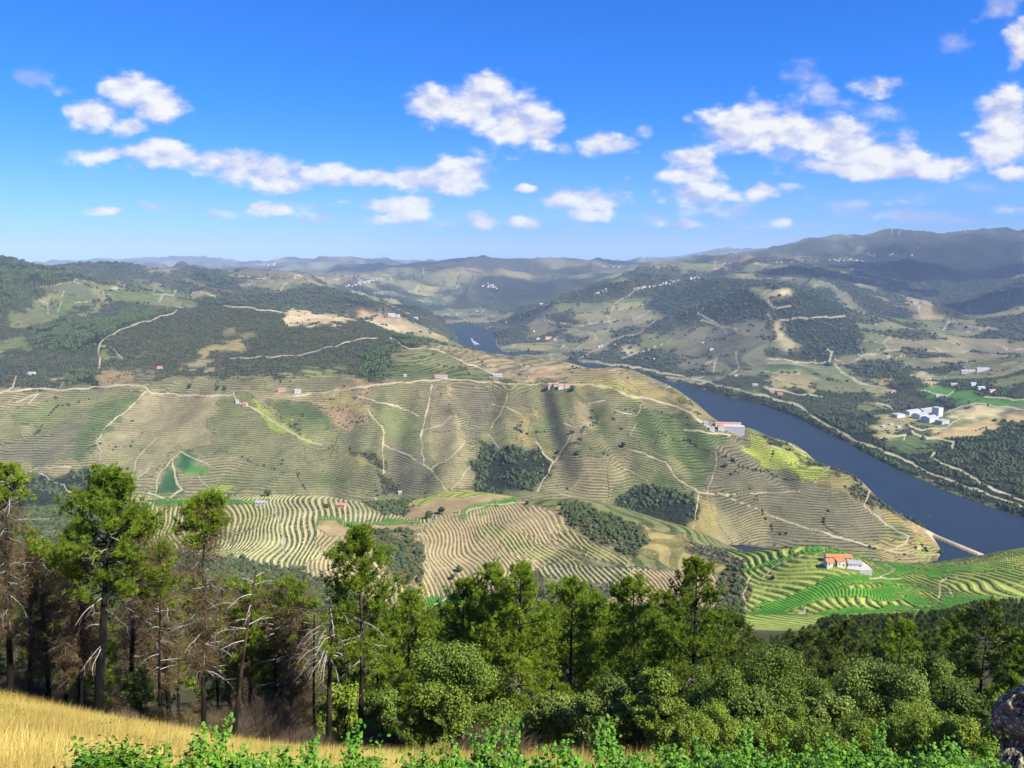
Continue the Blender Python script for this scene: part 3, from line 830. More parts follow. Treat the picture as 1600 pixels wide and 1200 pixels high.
# patches of living green and of dry ground inside the rows
gp = sstep(fbm(XX / 75, YY / 120, 3, 621), .12, .45)[..., None]
vine = (KA[KI] > .5)[..., None]
ROWC = ROWC * var * ALB * .82
farm_ = sstep(YY, 2500, 3500)[..., None]
SOIL = SOIL * (1 - farm_ * np.array([.20, .16, .14]))
ROWC = ROWC * (1 - gp * vine * .5) + np.array(lin((56, 92, 40))) * ALB * gp * vine * .5
dp = sstep(fbm(XX / 60 + 8, YY / 90, 3, 631), .15, .5)
ROWAMT = ROWAMT * (1 - .45 * dp * (YY > 1200)) * (1 - .5 * sstep(YY, 2700, 3600)) * np.where((PX > 1300) & (YY > 1700), .5, 1)
SOIL = np.clip(SOIL, .01, .8); ROWC = np.clip(ROWC, .008, .8)
# terraces of the near hills are cut as real steps
fr = PHASE - np.floor(PHASE)
rowb = sstep(fr, .18, .36) * (1 - sstep(fr, .64, .80))
near = (YY > 545) & (YY < 1180)
isnear = np.isin(KI, [ki(k) for k in ('nearv', 'nearg', 'nearpale')])
ZT = ZT + np.where(near & isnear, 1.6 * rowb , 0)
ZT = ZT + np.where(near & (KI == ki('neartan')), .5 * rowb, 0)
ZT = ZT + np.where(near & (KI == ki('nearsolid')), 1.0 + .5 * rowb, 0)
TT = (ZT - CAMZ) / YY

# ------------------------------------------------------------ materials
def mat(name):
    m = bpy.data.materials.new(name); m.use_nodes = True; m.node_tree.nodes.clear()
    return m, NT(m.node_tree)
def finish(n, col, rough=.9, normal=None, spec=.2, **kw):
    p = n.node('ShaderNodeBsdfPrincipled', None, Base_Color=col, Roughness=rough)
    p.inputs['Specular IOR Level'].default_value = spec
    for k, v in kw.items(): n.put(p.inputs[k.replace('_', ' ')], v)
    if normal is not None: n.put(p.inputs['Normal'], normal)
    n.node('ShaderNodeOutputMaterial', None, Surface=p.outputs[0]); return p
def ground_material():
    m, n = mat('hillside_ground')
    at = lambda k: n.node('ShaderNodeAttribute', dict(attribute_name=k))
    soil = at('soil').outputs['Color']; row = at('row').outputs['Color']
    ph = at('phase').outputs['Fac']; am = at('amount').outputs['Fac']; sc = at('scrubby').outputs['Fac']
    geo = n.node('ShaderNodeNewGeometry'); pos = geo.outputs['Position']
    wob = n.m('ADD', n.noise(pos, .11, 3, .6), n.m('MULTIPLY', n.noise(pos, .02, 2, .5), 2.6))
    nr = at('steps').outputs['Fac']
    f = n.m('FRACT', n.m('ADD', ph, n.m('MULTIPLY', n.m('MULTIPLY', wob, .35), n.m('SUBTRACT', 1.0, nr))))
    tri = n.m('ABSOLUTE', n.m('SUBTRACT', f, .5))            # 0 at the row
    duty = n.m('MULTIPLY', n.ss(am, .86, .97), .07)
    rm = n.ss(n.m('ADD', tri, duty), .30, .17)
    gaps = n.m('MULTIPLY', n.ss(n.noise(pos, .23, 4, .7), .36, .52), n.m('MULTIPLY_ADD', n.ss(n.noise(pos, .018, 4, .6), .36, .56), .45, .55))
    rm = n.m('MULTIPLY', n.m('MULTIPLY', rm, gaps), am, clamp=True)
    # mottling of the soil at several sizes
    a = n.noise(pos, .035, 6, .68); b = n.noise(pos, .45, 4, .7)
    tone = n.m('ADD', n.m('MULTIPLY', a, 1.0), n.m('MULTIPLY', b, .7))
    a3 = n.noise(pos, .0055, 7, .72)
    tone = n.m('ADD', n.m('MULTIPLY', n.m('SUBTRACT', tone, .85), 1.05), n.m('MULTIPLY_ADD', n.m('SUBTRACT', a3, .5), 1.3, 1.0))
    soil2 = n.v('MULTIPLY', soil, n.node('ShaderNodeCombineXYZ', None, X=tone, Y=tone, Z=tone).outputs[0])
    # pale bank below each row
    bank = n.m('MULTIPLY', n.ss(f, .70, .86), am)
    soil3 = n.mix(n.m('MULTIPLY', bank, .35), soil2, n.v('MULTIPLY', soil2, (1.35, 1.32, 1.25)))
    # scrub: dark clumps over bare ground
    cl = n.node('ShaderNodeTexVoronoi', None, Vector=pos, Scale=.16).outputs['Distance']
    cl2 = n.noise(pos, .05, 5, .7)
    clm = n.m('MULTIPLY', n.ss(n.m('ADD', cl, n.m('MULTIPLY', n.m('SUBTRACT', cl2, .5), -1.6)), .62, .40), sc)
    c = n.mix(rm, soil3, row)
    c = n.mix(clm, c, row)
    h = n.m('ADD', n.m('MULTIPLY', rm, 1.1), n.m('ADD', n.m('MULTIPLY', clm, 2.4), n.m('MULTIPLY', a, 2.0)))
    bmp = n.node('ShaderNodeBump', None, Strength=.8, Distance=1.0, Height=h)
    finish(n, c, .95, bmp.outputs[0], .1)
    return m
GROUND = ground_material()
idx = np.arange(NU * NV).reshape(NU, NV)
quads = np.stack([idx[:-1, :-1], idx[1:, :-1], idx[1:, 1:], idx[:-1, 1:]], -1).reshape(-1, 4)
scr = np.isin(KI, [ki('scrub')]) * .95 + (KI == ki('wood')) * 1.0 + (KI == ki('grove')) * .0 + (KI == ki('tan')) * .10 + (KI == ki('olive')) * .12
scr = np.where((KI == ki('scrub')) | (KI == ki('wood')), scr, scr)
land = build_mesh('ground', np.stack([XX, YY, ZT], -1).reshape(-1, 3), quads, GROUND, smooth=True,
    attrs={'soil': SOIL.reshape(-1, 3), 'row': ROWC.reshape(-1, 3), 'phase': PHASE.reshape(-1), 'amount': ROWAMT.reshape(-1), 'scrubby': scr.reshape(-1), 'steps': (YY < 1200).astype(np.float32).reshape(-1)})
land['kind'] = 'structure'

# water of the river
def water_material():
    m, n = mat('river_water')
    pos = n.node('ShaderNodeNewGeometry').outputs['Position']
    w = n.noise(n.v('MULTIPLY', pos, (1, .55, 1)), .12, 5, .6)
    w2 = n.noise(pos, .006, 4, .6)
    bmp = n.node('ShaderNodeBump', None, Strength=.35, Distance=.6, Height=w)
    col = n.mix(w2, (.010, .018, .030, 1), (.018, .030, .044, 1))
    df = n.node('ShaderNodeBsdfDiffuse', None, Color=col); gl = n.node('ShaderNodeBsdfGlossy', None, Color=(.9, .95, 1, 1), Roughness=n.m('MULTIPLY_ADD', w2, .2, .08), Normal=bmp.outputs[0])
    n.node('ShaderNodeOutputMaterial', None, Surface=n.node('ShaderNodeMixShader', None, i0=n.m('MULTIPLY_ADD', w2, .05, .035), i1=df.outputs[0], i2=gl.outputs[0]).outputs[0])
    return m
wx = np.linspace(-1800, 2600, 45); wyy = np.concatenate([np.linspace(900, 6000, 52), np.linspace(6100, 7600, 8)])
WXg, WYg = np.meshgrid(wx, wyy, indexing='ij')
wi = np.arange(WXg.size).reshape(WXg.shape)
wq = np.stack([wi[:-1, :-1], wi[1:, :-1], wi[1:, 1:], wi[:-1, 1:]], -1).reshape(-1, 4)
river = build_mesh('river', np.stack([WXg, WYg, 0 * WXg], -1).reshape(-1, 3), wq, water_material(), smooth=True)
river['kind'] = 'structure'

# air
def add_haze():
    m, n = mat('haze_air')
    p = n.node('ShaderNodeVolumePrincipled', None, Color=(.58, .75, 1.0, 1), Density=HAZE, Anisotropy=-.15)
    n.node('ShaderNodeOutputMaterial', None, Volume=p.outputs[0])
    x0, x1, y0, y1, z0, z1 = -110000, 110000, -300, 52000, float(ZT.min()) - 1500 * 0 - 1.0, max(1100.0, float(ZT.max()) + 60)
    v = [(x, y, z) for x in (x0, x1) for y in (y0, y1) for z in (z0, z1)]
    f = [(0, 1, 3, 2), (4, 6, 7, 5), (0, 4, 5, 1), (2, 3, 7, 6), (0, 2, 6, 4), (1, 5, 7, 3)]
    o = build_mesh('haze', np.array(v), np.array(f), m); o['kind'] = 'stuff'; o.display_type = 'WIRE'
    return o
HAZE = 3.3e-5
add_haze()
# ------------------------------------------------------------ plant builders (numpy)
class MB:
    """collects vertices, faces and a per-vertex tint; build() links them as one mesh object"""
    def __init__(self): self.v = []; self.f3 = []; self.f4 = []; self.t = []; self.n = 0
    def add(self, v, f, tint=0.5):
        v = np.asarray(v, np.float32); f = np.asarray(f, np.int64)
        (self.f3 if f.shape[1] == 3 else self.f4).append(f + self.n)
        self.v.append(v); self.t.append(np.broadcast_to(np.asarray(tint, np.float32), (len(v),)).copy()); self.n += len(v)
    def build(self, name, mat, parent=None, smooth=False, link=True):
        fs = []
        if self.f3: fs.append(np.concatenate(self.f3))
        if self.f4: fs.append(np.concatenate(self.f4))
        return build_mesh(name, np.concatenate(self.v), fs, mat, parent, smooth=smooth, attrs={'tint': np.concatenate(self.t)}, link=link)
    def tube(self, pts, rad, sides=6, tint=.5):
        p = np.asarray(pts, float); r = np.asarray(rad, float); n = len(p)
        d = np.gradient(p, axis=0); d /= np.linalg.norm(d, axis=1)[:, None] + 1e-9
        ref = np.array([.31, .95, .05]) if abs(d[0, 1]) < .8 else np.array([1., 0, 0])
        a = np.cross(d, ref); a /= np.linalg.norm(a, axis=1)[:, None] + 1e-9; b = np.cross(d, a)
        th = np.arange(sides) * 2 * math.pi / sides
        v = p[:, None] + (np.cos(th)[None, :, None] * a[:, None] + np.sin(th)[None, :, None] * b[:, None]) * r[:, None, None]
        i = np.arange(n - 1)[:, None] * sides + np.arange(sides)[None]; j = np.arange(n - 1)[:, None] * sides + (np.arange(sides)[None] + 1) % sides
        f = np.stack([i, j, j + sides, i + sides], -1).reshape(-1, 4)
        self.add(v.reshape(-1, 3), f, tint)
def unit(v): return v / (np.linalg.norm(v, axis=-1, keepdims=True) + 1e-9)
def blades(mb, rng, C, D, k, L, w, tint, spread=.75):
    """k narrow pointed blades fanning out from every centre"""
    n = len(C); C = np.repeat(C, k, 0); D = np.repeat(D, k, 0); tt = np.repeat(tint, k)
    d = unit(D + rng.normal(0, spread, (n * k, 3))); s = unit(np.cross(d, rng.normal(0, 1, (n * k, 3)))) * w
    l = L * rng.uniform(.7, 1.25, (n * k, 1))
    v = np.stack([C - s, C + s, C + d * l], 1).reshape(-1, 3)
    mb.add(v, np.arange(n * k * 3).reshape(-1, 3), np.repeat(tt, 3))
def leaves(mb, rng, C, N, L, w, tint, bend=.3):
    """one folded diamond leaf per centre"""
    n = len(C); d = unit(np.cross(N, rng.normal(0, 1, (n, 3)))); s = unit(np.cross(N, d))
    l = L * rng.uniform(.7, 1.3, (n, 1)); ww = w * rng.uniform(.8, 1.2, (n, 1))
    v = np.stack([C - d * l * .5, C + s * ww * .5 + N * w * bend * .3, C + d * l * .5, C - s * ww * .5 + N * w * bend * .3], 1).reshape(-1, 3)
    mb.add(v, np.arange(n * 4).reshape(-1, 4), np.repeat(tint, 4))
def limb(rng, p0, d0, L, n=6, up=.15, wob=.12):
    p = [np.array(p0, float)]; d = unit(np.array(d0, float))
    for i in range(n):
        d = unit(d + np.array([0, 0, up / n * 2]) + rng.normal(0, wob, 3)); p.append(p[-1] + d * L / n)
    return np.array(p)

def leaf_mat(name, dark, light, rough=.6, trans=.25):
    m, n = mat(name)
    t = n.node('ShaderNodeAttribute', dict(attribute_name='tint')).outputs['Fac']
    oi = n.node('ShaderNodeObjectInfo').outputs['Random']
    pos = n.node('ShaderNodeNewGeometry').outputs['Position']
    nz = n.noise(pos, .8, 3, .6)
    f = n.m('ADD', n.m('MULTIPLY', t, .8), n.m('MULTIPLY_ADD', nz, .5, n.m('MULTIPLY_ADD', oi, .3, -.3)), clamp=True)
    c = n.mix(f, tuple(dark) + (1,), tuple(light) + (1,))
    p = n.node('ShaderNodeBsdfPrincipled', None, Base_Color=c, Roughness=rough); p.inputs['Specular IOR Level'].default_value = .25
    tr = n.node('ShaderNodeBsdfTranslucent', None, Color=c)
    mx = n.node('ShaderNodeMixShader', None, i0=trans, i1=p.outputs[0], i2=tr.outputs[0])
    n.node('ShaderNodeOutputMaterial', None, Surface=mx.outputs[0]); return m
def bark_mat(name, dark, light, scale=6):
    m, n = mat(name)
    tc = n.node('ShaderNodeTexCoord').outputs['Object']
    t = n.node('ShaderNodeAttribute', dict(attribute_name='tint')).outputs['Fac']
    v = n.v('MULTIPLY', tc, (1, 1, .22))
    a = n.noise(v, scale, 6, .7)
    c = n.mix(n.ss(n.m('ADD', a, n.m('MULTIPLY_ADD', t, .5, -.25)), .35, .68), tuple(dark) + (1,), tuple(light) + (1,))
    b = n.node('ShaderNodeBump', None, Strength=.9, Distance=.04, Height=a)
    finish(n, c, .95, b.outputs[0], .1); return m
M_NEEDLE = leaf_mat('pine_needles', (.060, .100, .009), (.340, .460, .030), trans=.4)
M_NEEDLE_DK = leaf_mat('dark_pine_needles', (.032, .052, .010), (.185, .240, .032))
M_BROWNTWIG = leaf_mat('brown_dead_needles', (.060, .040, .018), (.210, .150, .070), trans=.1)
M_BARK = bark_mat('pine_bark', (.014, .011, .009), (.085, .060, .042), 4)
M_BLACKBARK = bark_mat('black_pine_bark', (.006, .006, .006), (.040, .034, .030), 4)  # near-black bark for some of the pines and dead trunks
M_DEADWOOD = bark_mat('bleached_dead_wood', (.10, .085, .07), (.40, .36, .31), 9)
M_OAK = leaf_mat('holm_oak_leaves', (.026, .055, .009), (.225, .310, .036))
M_OAK2 = leaf_mat('olive_green_oak_leaves', (.035, .060, .010), (.230, .300, .050))
M_SHRUB = leaf_mat('yellow_green_shrub_leaves', (.055, .090, .010), (.290, .380, .035))
M_VINE = leaf_mat('grape_vine_leaves', (.040, .110, .010), (.190, .400, .028), .45)
M_GRASS = leaf_mat('dry_grass_blades', (.46, .31, .07), (.92, .76, .24), .8, .35)
M_BROOM = leaf_mat('brown_brushwood', (.045, .032, .020), (.170, .125, .080), .9, .05)
M_BUSH = leaf_mat('hillside_bushes', (.016, .026, .012), (.060, .080, .030), .9, 0)

def trunk_path(rng, H, lean, n=12, wob=.02):
    t = np.linspace(0, 1, n); x = np.cumsum(rng.normal(0, wob, n)) * H * .12; y = np.cumsum(rng.normal(0, wob, n)) * H * .12
    x -= x[0]; y -= y[0]
    return np.stack([x + lean[0] * t ** 1.2, y + lean[1] * t ** 1.2, t * H], 1)
def at_path(p, z):
    return np.array([np.interp(z, p[:, 2], p[:, 0]), np.interp(z, p[:, 2], p[:, 1]), z])
def new_thing(name):
    o = bpy.data.objects.new(name, None); COL.objects.link(o); o.empty_display_size = .3; return o
def tag(o, label=None, cat=None, group=None):
    if label: o['label'] = label
    if cat: o['category'] = cat
    if group: o['group'] = group
    return o

def make_pine(name, seed, H, cb, cr, lean=(0, 0), r0=None, nl=34, dead=10, browntop=0.0, needle=None, bark=None, flat=.8, tufts=7, brown=0, blade=(14, .24, .022), low=.25, deadL=1.0):
    """trunk, crown of needles, bare lower branches; cb = height where the crown starts (share of H)"""
    rng = np.random.default_rng(seed); r0 = r0 or H * .0135
    root = new_thing(name); tp = trunk_path(rng, H, lean)
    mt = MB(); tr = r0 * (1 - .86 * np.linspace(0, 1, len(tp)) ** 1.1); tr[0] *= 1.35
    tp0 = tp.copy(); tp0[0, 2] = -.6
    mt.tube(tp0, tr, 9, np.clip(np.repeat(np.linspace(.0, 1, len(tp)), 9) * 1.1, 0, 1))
    mc = MB(); C = []; D = []; T = []
    ga = rng.uniform(0, 6.28)
    for i in range(nl):
        s = (i + rng.uniform(-.4, .4)) / nl; s = min(max(s, 0), 1); z = H * (cb + (1 - cb) * (s ** .9) * .97)
        ga += 2.4 + rng.normal(0, .5)
        shape = flat * abs(math.sin(math.pi * min(1, .22 + .78 * s ** .8))) ** .6 + (1 - flat) * (1 - s) ** .6
        L = cr * max(.16, shape) * rng.uniform(.62, 1.12); el = .05 + .75 * s + rng.normal(0, .15)
        p = limb(rng, at_path(tp, z), (math.cos(ga), math.sin(ga), math.tan(min(el, 1.2)) * .8), L, 6, .22, .10)
        rb = max(.018, r0 * .30 * (L / cr) ** .8)
        mt.tube(p, np.linspace(rb, .01, len(p)), 4, .35)
        nb = int(5 + L * 2.2)
        for k in range(nb):
            f = rng.uniform(.32, 1.0) if k else 1.0
            q = p[min(int(f * 6), 5)] + (p[min(int(f * 6) + 1, 6)] - p[min(int(f * 6), 5)]) * (f * 6 % 1)
            dd = unit(unit(p[-1] - p[0]) * .6 + rng.normal(0, .6, 3) + np.array([0, 0, .25])); bl = L * .30 * rng.uniform(.5, 1.1) + .15
            b = limb(rng, q, dd, bl, 3, .3, .12)
            if k % 2 == 0: mt.tube(b, [.014, .010, .007, .004], 3, .3)
            nt = max(2, int(tufts * rng.uniform(.6, 1.3)))
            ff = rng.uniform(.15, 1, nt); bi = np.clip((ff * 3).astype(int), 0, 2)
            c = b[bi] + (b[bi + 1] - b[bi]) * ((ff * 3) % 1)[:, None] + rng.normal(0, .10, (nt, 3))
            C.append(c); D.append(np.repeat(unit(dd * .6 + np.array([0, 0, .75]))[None], nt, 0)); T.append(np.clip(rng.normal(.5, .16) + rng.normal(0, .13, nt), 0, 1))
    if C:
        C = np.concatenate(C); D = np.concatenate(D); T = np.concatenate(T)
        blades(mc, rng, C, D, blade[0], blade[1], blade[2], T)
        mc.build('crown', needle or M_NEEDLE, root)
    mt.build('trunk', bark or M_BARK, root, smooth=True)
    if dead:
        md = MB(); E = []; 
        for i in range(dead):
            z = H * rng.uniform(low, min(cb + .22, .95)); ga = rng.uniform(0, 6.28); L = rng.uniform(.7, 2.3) * deadL
            p = limb(rng, at_path(tp, z), (math.cos(ga), math.sin(ga), rng.uniform(-.1, .6)), L, 6, -.35, .14)
            md.tube(p, np.linspace(.034, .008, 7), 4, rng.uniform(.2, .9))
            for k in range(rng.integers(2, 6)):
                q = p[rng.integers(2, 6)]; b = limb(rng, q, unit(p[-1] - p[0]) + rng.normal(0, .6, 3), L * rng.uniform(.25, .55), 3, -.2, .2)
                md.tube(b, [.014, .010, .007, .003], 3, rng.uniform(.1, .8))
        md.build('dead_branches', M_DEADWOOD, root, smooth=True)
    if brown:
        mbn = MB(); CC = []; DD = []
        for i in range(brown):
            z = H * rng.uniform(low, .97); ga = rng.uniform(0, 6.28); rr = cr * rng.uniform(.4, 1.0) * (1.15 - .5 * abs(z / H - .6))
            p = limb(rng, at_path(tp, z), (math.cos(ga), math.sin(ga), rng.uniform(-.1, .5)), rr, 6, .05, .2)
            mbn.tube(p, np.linspace(.016, .005, 7), 3, .3)
            kk = rng.integers(1, 7, 10); c = p[kk] + rng.normal(0, .15, (10, 3)); CC.append(c); DD.append(np.repeat(unit(p[-1] - p[0])[None], 10, 0))
        CC = np.concatenate(CC); DD = np.concatenate(DD)
        blades(mbn, rng, CC, DD, 6, .5, .011, rng.uniform(0, 1, len(CC)), 1.0)
        mbn.build('brown_twigs', M_BROWNTWIG, root)
    return root
def make_oak(name, seed, H, R, m=None, nl=11000, leaf=(.15, .10), squash=.85, base=.25, lobes=13):
    rng = np.random.default_rng(seed); root = new_thing(name)
    mt = MB(); mc = MB()
    cs = []
    for i in range(lobes + 9):
        th = rng.uniform(0, 6.28); ph = rng.uniform(-.9, 1.0); r = R * rng.uniform(.2, .95) * (1 - .35 * max(0, ph) ** 2)
        cs.append((np.array([math.cos(th) * r, math.sin(th) * r, H * base + (H * (1 - base)) * (.42 + .46 * ph * (1 - .35 * (r / R) ** 2))]), R * rng.uniform(.17, .40)))
    cs.append((np.array([rng.normal(0, .15) * R, 0, H - R * .3]), R * .32))
    for c, r in cs[:9]:
        p = np.array([[0, 0, -.4], [c[0] * .12, c[1] * .12, H * base * .8], [c[0] * .5, c[1] * .5, (c[2] + H * base) * .5], list(c)])
        mt.tube(p, [H * .022, H * .018, H * .010, .01], 6, .5)
    mt.build('trunk', M_BARK, root, smooth=True)
    tw = sum(r * r for c, r in cs)
    for c, r in cs:
        per = int(nl * 1.1 * r * r / tw) + 20; lobe_t = rng.normal(.5, .13)
        d = unit(rng.normal(0, 1, (per, 3))); rad = r * (.35 + .75 * rng.uniform(0, 1, (per, 1)) ** .7)
        # sprays of leaves along short twigs, uneven outline
        k = rng.normal(0, 1, (14, 3)); k = unit(k); near_ = (d @ k.T).max(1, keepdims=True)
        rad = rad * (.72 + .42 * sstep(near_, .75, 1.0) + .12 * rng.uniform(-1, 1, (per, 1)))
        P = c + d * rad * np.array([1, 1, squash]); N = unit(d * .8 + rng.normal(0, .6, (per, 3)) + np.array([0, 0, .3]))
        t = np.clip(lobe_t + rng.normal(0, .16, per) + .25 * (sstep(near_[:, 0], .8, 1) - .5), 0, 1)
        leaves(mc, rng, P, N, leaf[0], leaf[1], t)
    mc.build('crown', m or M_OAK, root)
    return root
def copy_tree(o):
    c = o.copy(); COL.objects.link(c)
    for ch in o.children:
        d = ch.copy(); COL.objects.link(d); d.parent = c
    return c

def stand(px, py, pyt, ymin=0, ymax=None):
    """where a tree with its foot seen at (px, py) stands, and its height when its top is seen at row pyt"""
    x, y, z = hit(px, py, ymin)
    if ymax and y > ymax: y = ymax; u, t = ray(px, py); x = u * y; z = float(height(x, y))
    u, t = ray(px, pyt); H = (CAMZ + t * y) - z
    return x, y, z, H
def put(o, x, y, z, rz=0, s=1.0):
    o.location = (x, y, z); o.rotation_euler = (0, 0, rz); o.scale = (s, s, s); return o

# ------------------------------------------------------------ trees at the edge of the meadow
def pine_at(px, py, pxt, pyt, seed, label, Y=None, name='pine_tree', cat='pine tree', group=None, **kw):
    x, y, z, H = stand(px, py, pyt)
    if Y: y = Y; u, t = ray(px, py); x = float(u) * y; z = float(height(x, y)); u2, t2 = ray(pxt, pyt); H = CAMZ + float(t2) * y - z
    ut, tt = ray(pxt, pyt); lean = (float(ut) * y - x, 0)
    o = make_pine(name, seed, H, lean=lean, **kw); put(o, x, y, z); tag(o, label, cat, group); return o
FRONT = []
def fp(*a, **k): o = pine_at(*a, **k); FRONT.append(o); return o
fp(16, 1092, 8, 732, 11, 'tall thin pine at the left edge, small green top above white dead branches', Y=40, cb=.84, cr=1.3, nl=14, dead=44, brown=120, low=.3)
fp(152, 1125, 172, 745, 12, 'big pine with a broad bright green crown at the left of the meadow', Y=38, cb=.56, cr=2.9, nl=52, dead=20, r0=.26, bark=M_BLACKBARK, low=.3)
fp(128, 1112, 122, 838, 13, 'dark straight pine close to the left of the big green-crowned pine', Y=40, cb=.80, cr=1.5, nl=14, dead=24, brown=220, bark=M_BLACKBARK)
fp(208, 1108, 214, 800, 14, 'pine with yellowish drooping needles right of the big green-crowned pine', Y=43, cb=.58, cr=2.3, nl=34, dead=26, brown=120, bark=M_BLACKBARK)
fp(320, 1155, 317, 780, 15, 'slender pine with a small round green tuft on top and many bare branches below', Y=37, cb=.84, cr=1.35, nl=22, dead=46, brown=140, r0=.15, low=.3, deadL=.85)
fp(562, 1153, 560, 828, 16, 'tall green pine with a bare grey-brown trunk beside the broken snag', Y=40, cb=.40, cr=2.6, nl=56, dead=16, r0=.17)
fp(262, 1115, 255, 852, 17, 'thin brownish pine between the big pine and the slender one', Y=45, cb=.62, cr=1.9, nl=20, dead=22, brown=180, bark=M_BLACKBARK)
fp(390, 1140, 395, 905, 18, 'short pine with sparse green crown behind the leaning dead trunk', Y=47, cb=0.30, cr=2.52, nl=40, dead=12, brown=80)
fp(455, 1140, 450, 905, 19, 'olive green pine just left of the broken snag', Y=48, cb=0.25, cr=2.88, nl=49, dead=14, brown=80, bark=M_BLACKBARK)
fp(75, 1090, 62, 850, 20, 'brown dying pine right of the pine at the left edge', Y=44, cb=.9, cr=2.2, nl=5, dead=34, brown=340, bark=M_BLACKBARK)
fp(-40, 1085, -30, 820, 21, 'brown bare-branched pine half cut by the left edge', Y=43, cb=.88, cr=2.2, nl=5, dead=30, brown=260, bark=M_BLACKBARK)
fp(640, 1140, 640, 925, 22, 'bright green pine filling the gap right of the tall pine', Y=52, cb=0.15, cr=3.12, nl=58, dead=8)
# the row of pines in the middle
fp(770, 1120, 768, 882, 23, 'middle pine with a pointed top, left of a pair against the ploughed hill', Y=58, cb=0.17, cr=3.84, nl=69, dead=14)
fp(812, 1135, 815, 882, 24, 'middle pine with a pointed top, right of a pair against the ploughed hill', Y=55, cb=0.18, cr=3.84, nl=72, dead=26)
fp(725, 1120, 722, 905, 25, 'dense green pine behind the round holm oak', Y=60, cb=0.12, cr=3.60, nl=63, dead=6)
fp(890, 1130, 893, 905, 26, 'wide green pine in the middle of the row, low rounded top', Y=60, cb=0.15, cr=4.20, nl=72, dead=10)
fp(935, 1125, 930, 925, 27, 'small green pine right of the wide middle pine', Y=64, cb=0.15, cr=3.60, nl=52, dead=8)
fp(992, 1140, 990, 905, 28, 'dark green pine with white broken branches, left of the tallest right-hand pine', Y=56, cb=0.21, cr=3.72, nl=66, dead=30, needle=M_NEEDLE)
fp(1078, 1150, 1090, 872, 29, 'tall irregular pine with a tapering top against the terraced vineyard', Y=52, cb=0.18, cr=3.60, nl=72, dead=34, flat=.45, bark=M_BLACKBARK)
fp(1150, 1150, 1140, 960, 30, 'dark pine right of the tall irregular pine', Y=58, cb=0.12, cr=3.60, nl=58, dead=12, needle=M_NEEDLE_DK)
fp(1035, 1140, 1040, 925, 31, 'bushy pine between the two pines with dead branches', Y=62, cb=0.15, cr=3.36, nl=52, dead=8)

# broken and dead trunks
def snag(px, py, pxt, pyt, seed, label, Y, r0=.13, nb=18, L=1.7, droop=-.9, mb=M_BARK, tb=.6):
    x0 = ray(px, py); x = float(x0[0]) * Y; z = float(height(x, Y)); u, t = ray(pxt, pyt); H = CAMZ + float(t) * Y - z
    rng = np.random.default_rng(seed); root = new_thing('dead_tree')
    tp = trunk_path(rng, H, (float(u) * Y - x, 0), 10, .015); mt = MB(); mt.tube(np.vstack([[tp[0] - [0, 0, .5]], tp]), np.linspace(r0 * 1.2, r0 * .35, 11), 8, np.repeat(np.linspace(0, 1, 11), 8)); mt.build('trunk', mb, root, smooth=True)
    md = MB()
    for i in range(nb):
        zz = H * rng.uniform(tb, .99); ga = rng.uniform(0, 6.28); l = L * rng.uniform(.5, 1.2)
        p = limb(rng, at_path(tp, zz), (math.cos(ga), math.sin(ga), .35), l, 7, droop, .08); md.tube(p, np.linspace(.035, .008, 8), 4, .8)
        for k in range(3):
            b = limb(rng, p[rng.integers(2, 7)], (math.cos(ga), math.sin(ga), rng.uniform(-.8, .3)), l * .35, 3, -.3, .25); md.tube(b, [.012, .009, .006, .003], 3, .6)
    md.build('dead_branches', M_DEADWOOD, root, smooth=True)
    put(root, x, Y, z); tag(root, label, 'dead tree'); return root
snag(512, 1138, 518, 935, 41, 'broken bleached snag with drooping bare branches left of the tall green pine', 39, .17, 30, 2.0)
snag(364, 1157, 402, 893, 42, 'leaning bare dead trunk between the slender pine and the snag', 37, .13, 12, 1.3, -.2)
snag(248, 1120, 252, 930, 43, 'thin black dead trunk between the two left pines', 42, .10, 14, 1.4, -.2, M_BLACKBARK, .4)
snag(430, 1135, 428, 960, 44, 'thin dark dead trunk, second left of the broken snag', 46, .10, 14, 1.5, -.2, M_BLACKBARK, .4)
snag(340, 1125, 338, 950, 45, 'thin dark dead trunk behind the slender pine', 46, .09, 12, 1.4, -.2, M_BLACKBARK, .4)
snag(275, 1105, 283, 960, 46, 'short crooked dead trunk in the shade behind the thin black one', 47, .11, 10, 1.4, .1, M_BLACKBARK, .4)
snag(490, 1130, 494, 960, 47, 'dark dead trunk touching the left of the broken snag', 44, .10, 12, 1.3, -.2, M_BLACKBARK, .4)
snag(100, 1085, 98, 900, 48, 'dark dead trunk in the shade left of the straight dark pine', 46, .13, 16, 1.5, -.2, M_BLACKBARK, .4)
snag(45, 1085, 48, 880, 49, 'dark dead trunk just right of the pine at the left edge', 45, .13, 16, 1.6, -.2, M_BLACKBARK, .4)

# holm oaks and rounded shrubs along the meadow
def oak_at(px, py, pyt, halfw, seed, label, Y, m=None, name='holm_oak', cat='oak tree', **kw):
    u, _ = ray(px, py); x = float(u) * Y; z = float(height(x, Y)); _, t = ray(px, pyt); H = CAMZ + float(t) * Y - z
    R = halfw / F * Y * 1.05
    o = make_oak(name, seed, max(H, 1.0), R, m, **kw); put(o, x, Y, z); tag(o, label, cat); return o
oak_at(712, 1165, 1008, 76, 61, 'large round dark holm oak in front of the middle pines', 36, nl=26000, leaf=(.13, .085), lobes=17, base=.15)
oak_at(660, 1160, 1075, 36, 62, 'small holm oak growing against the left of the large round one', 37, nl=8000)
oak_at(600, 1150, 1085, 45, 63, 'low leafy bush at the foot of the tall green pine', 41, M_OAK, name='bush', cat='bush', nl=9000)
oak_at(960, 1175, 1062, 60, 64, 'light green rounded oak right of centre above the dry grass', 35, M_OAK2, nl=16000, leaf=(.13, .085))
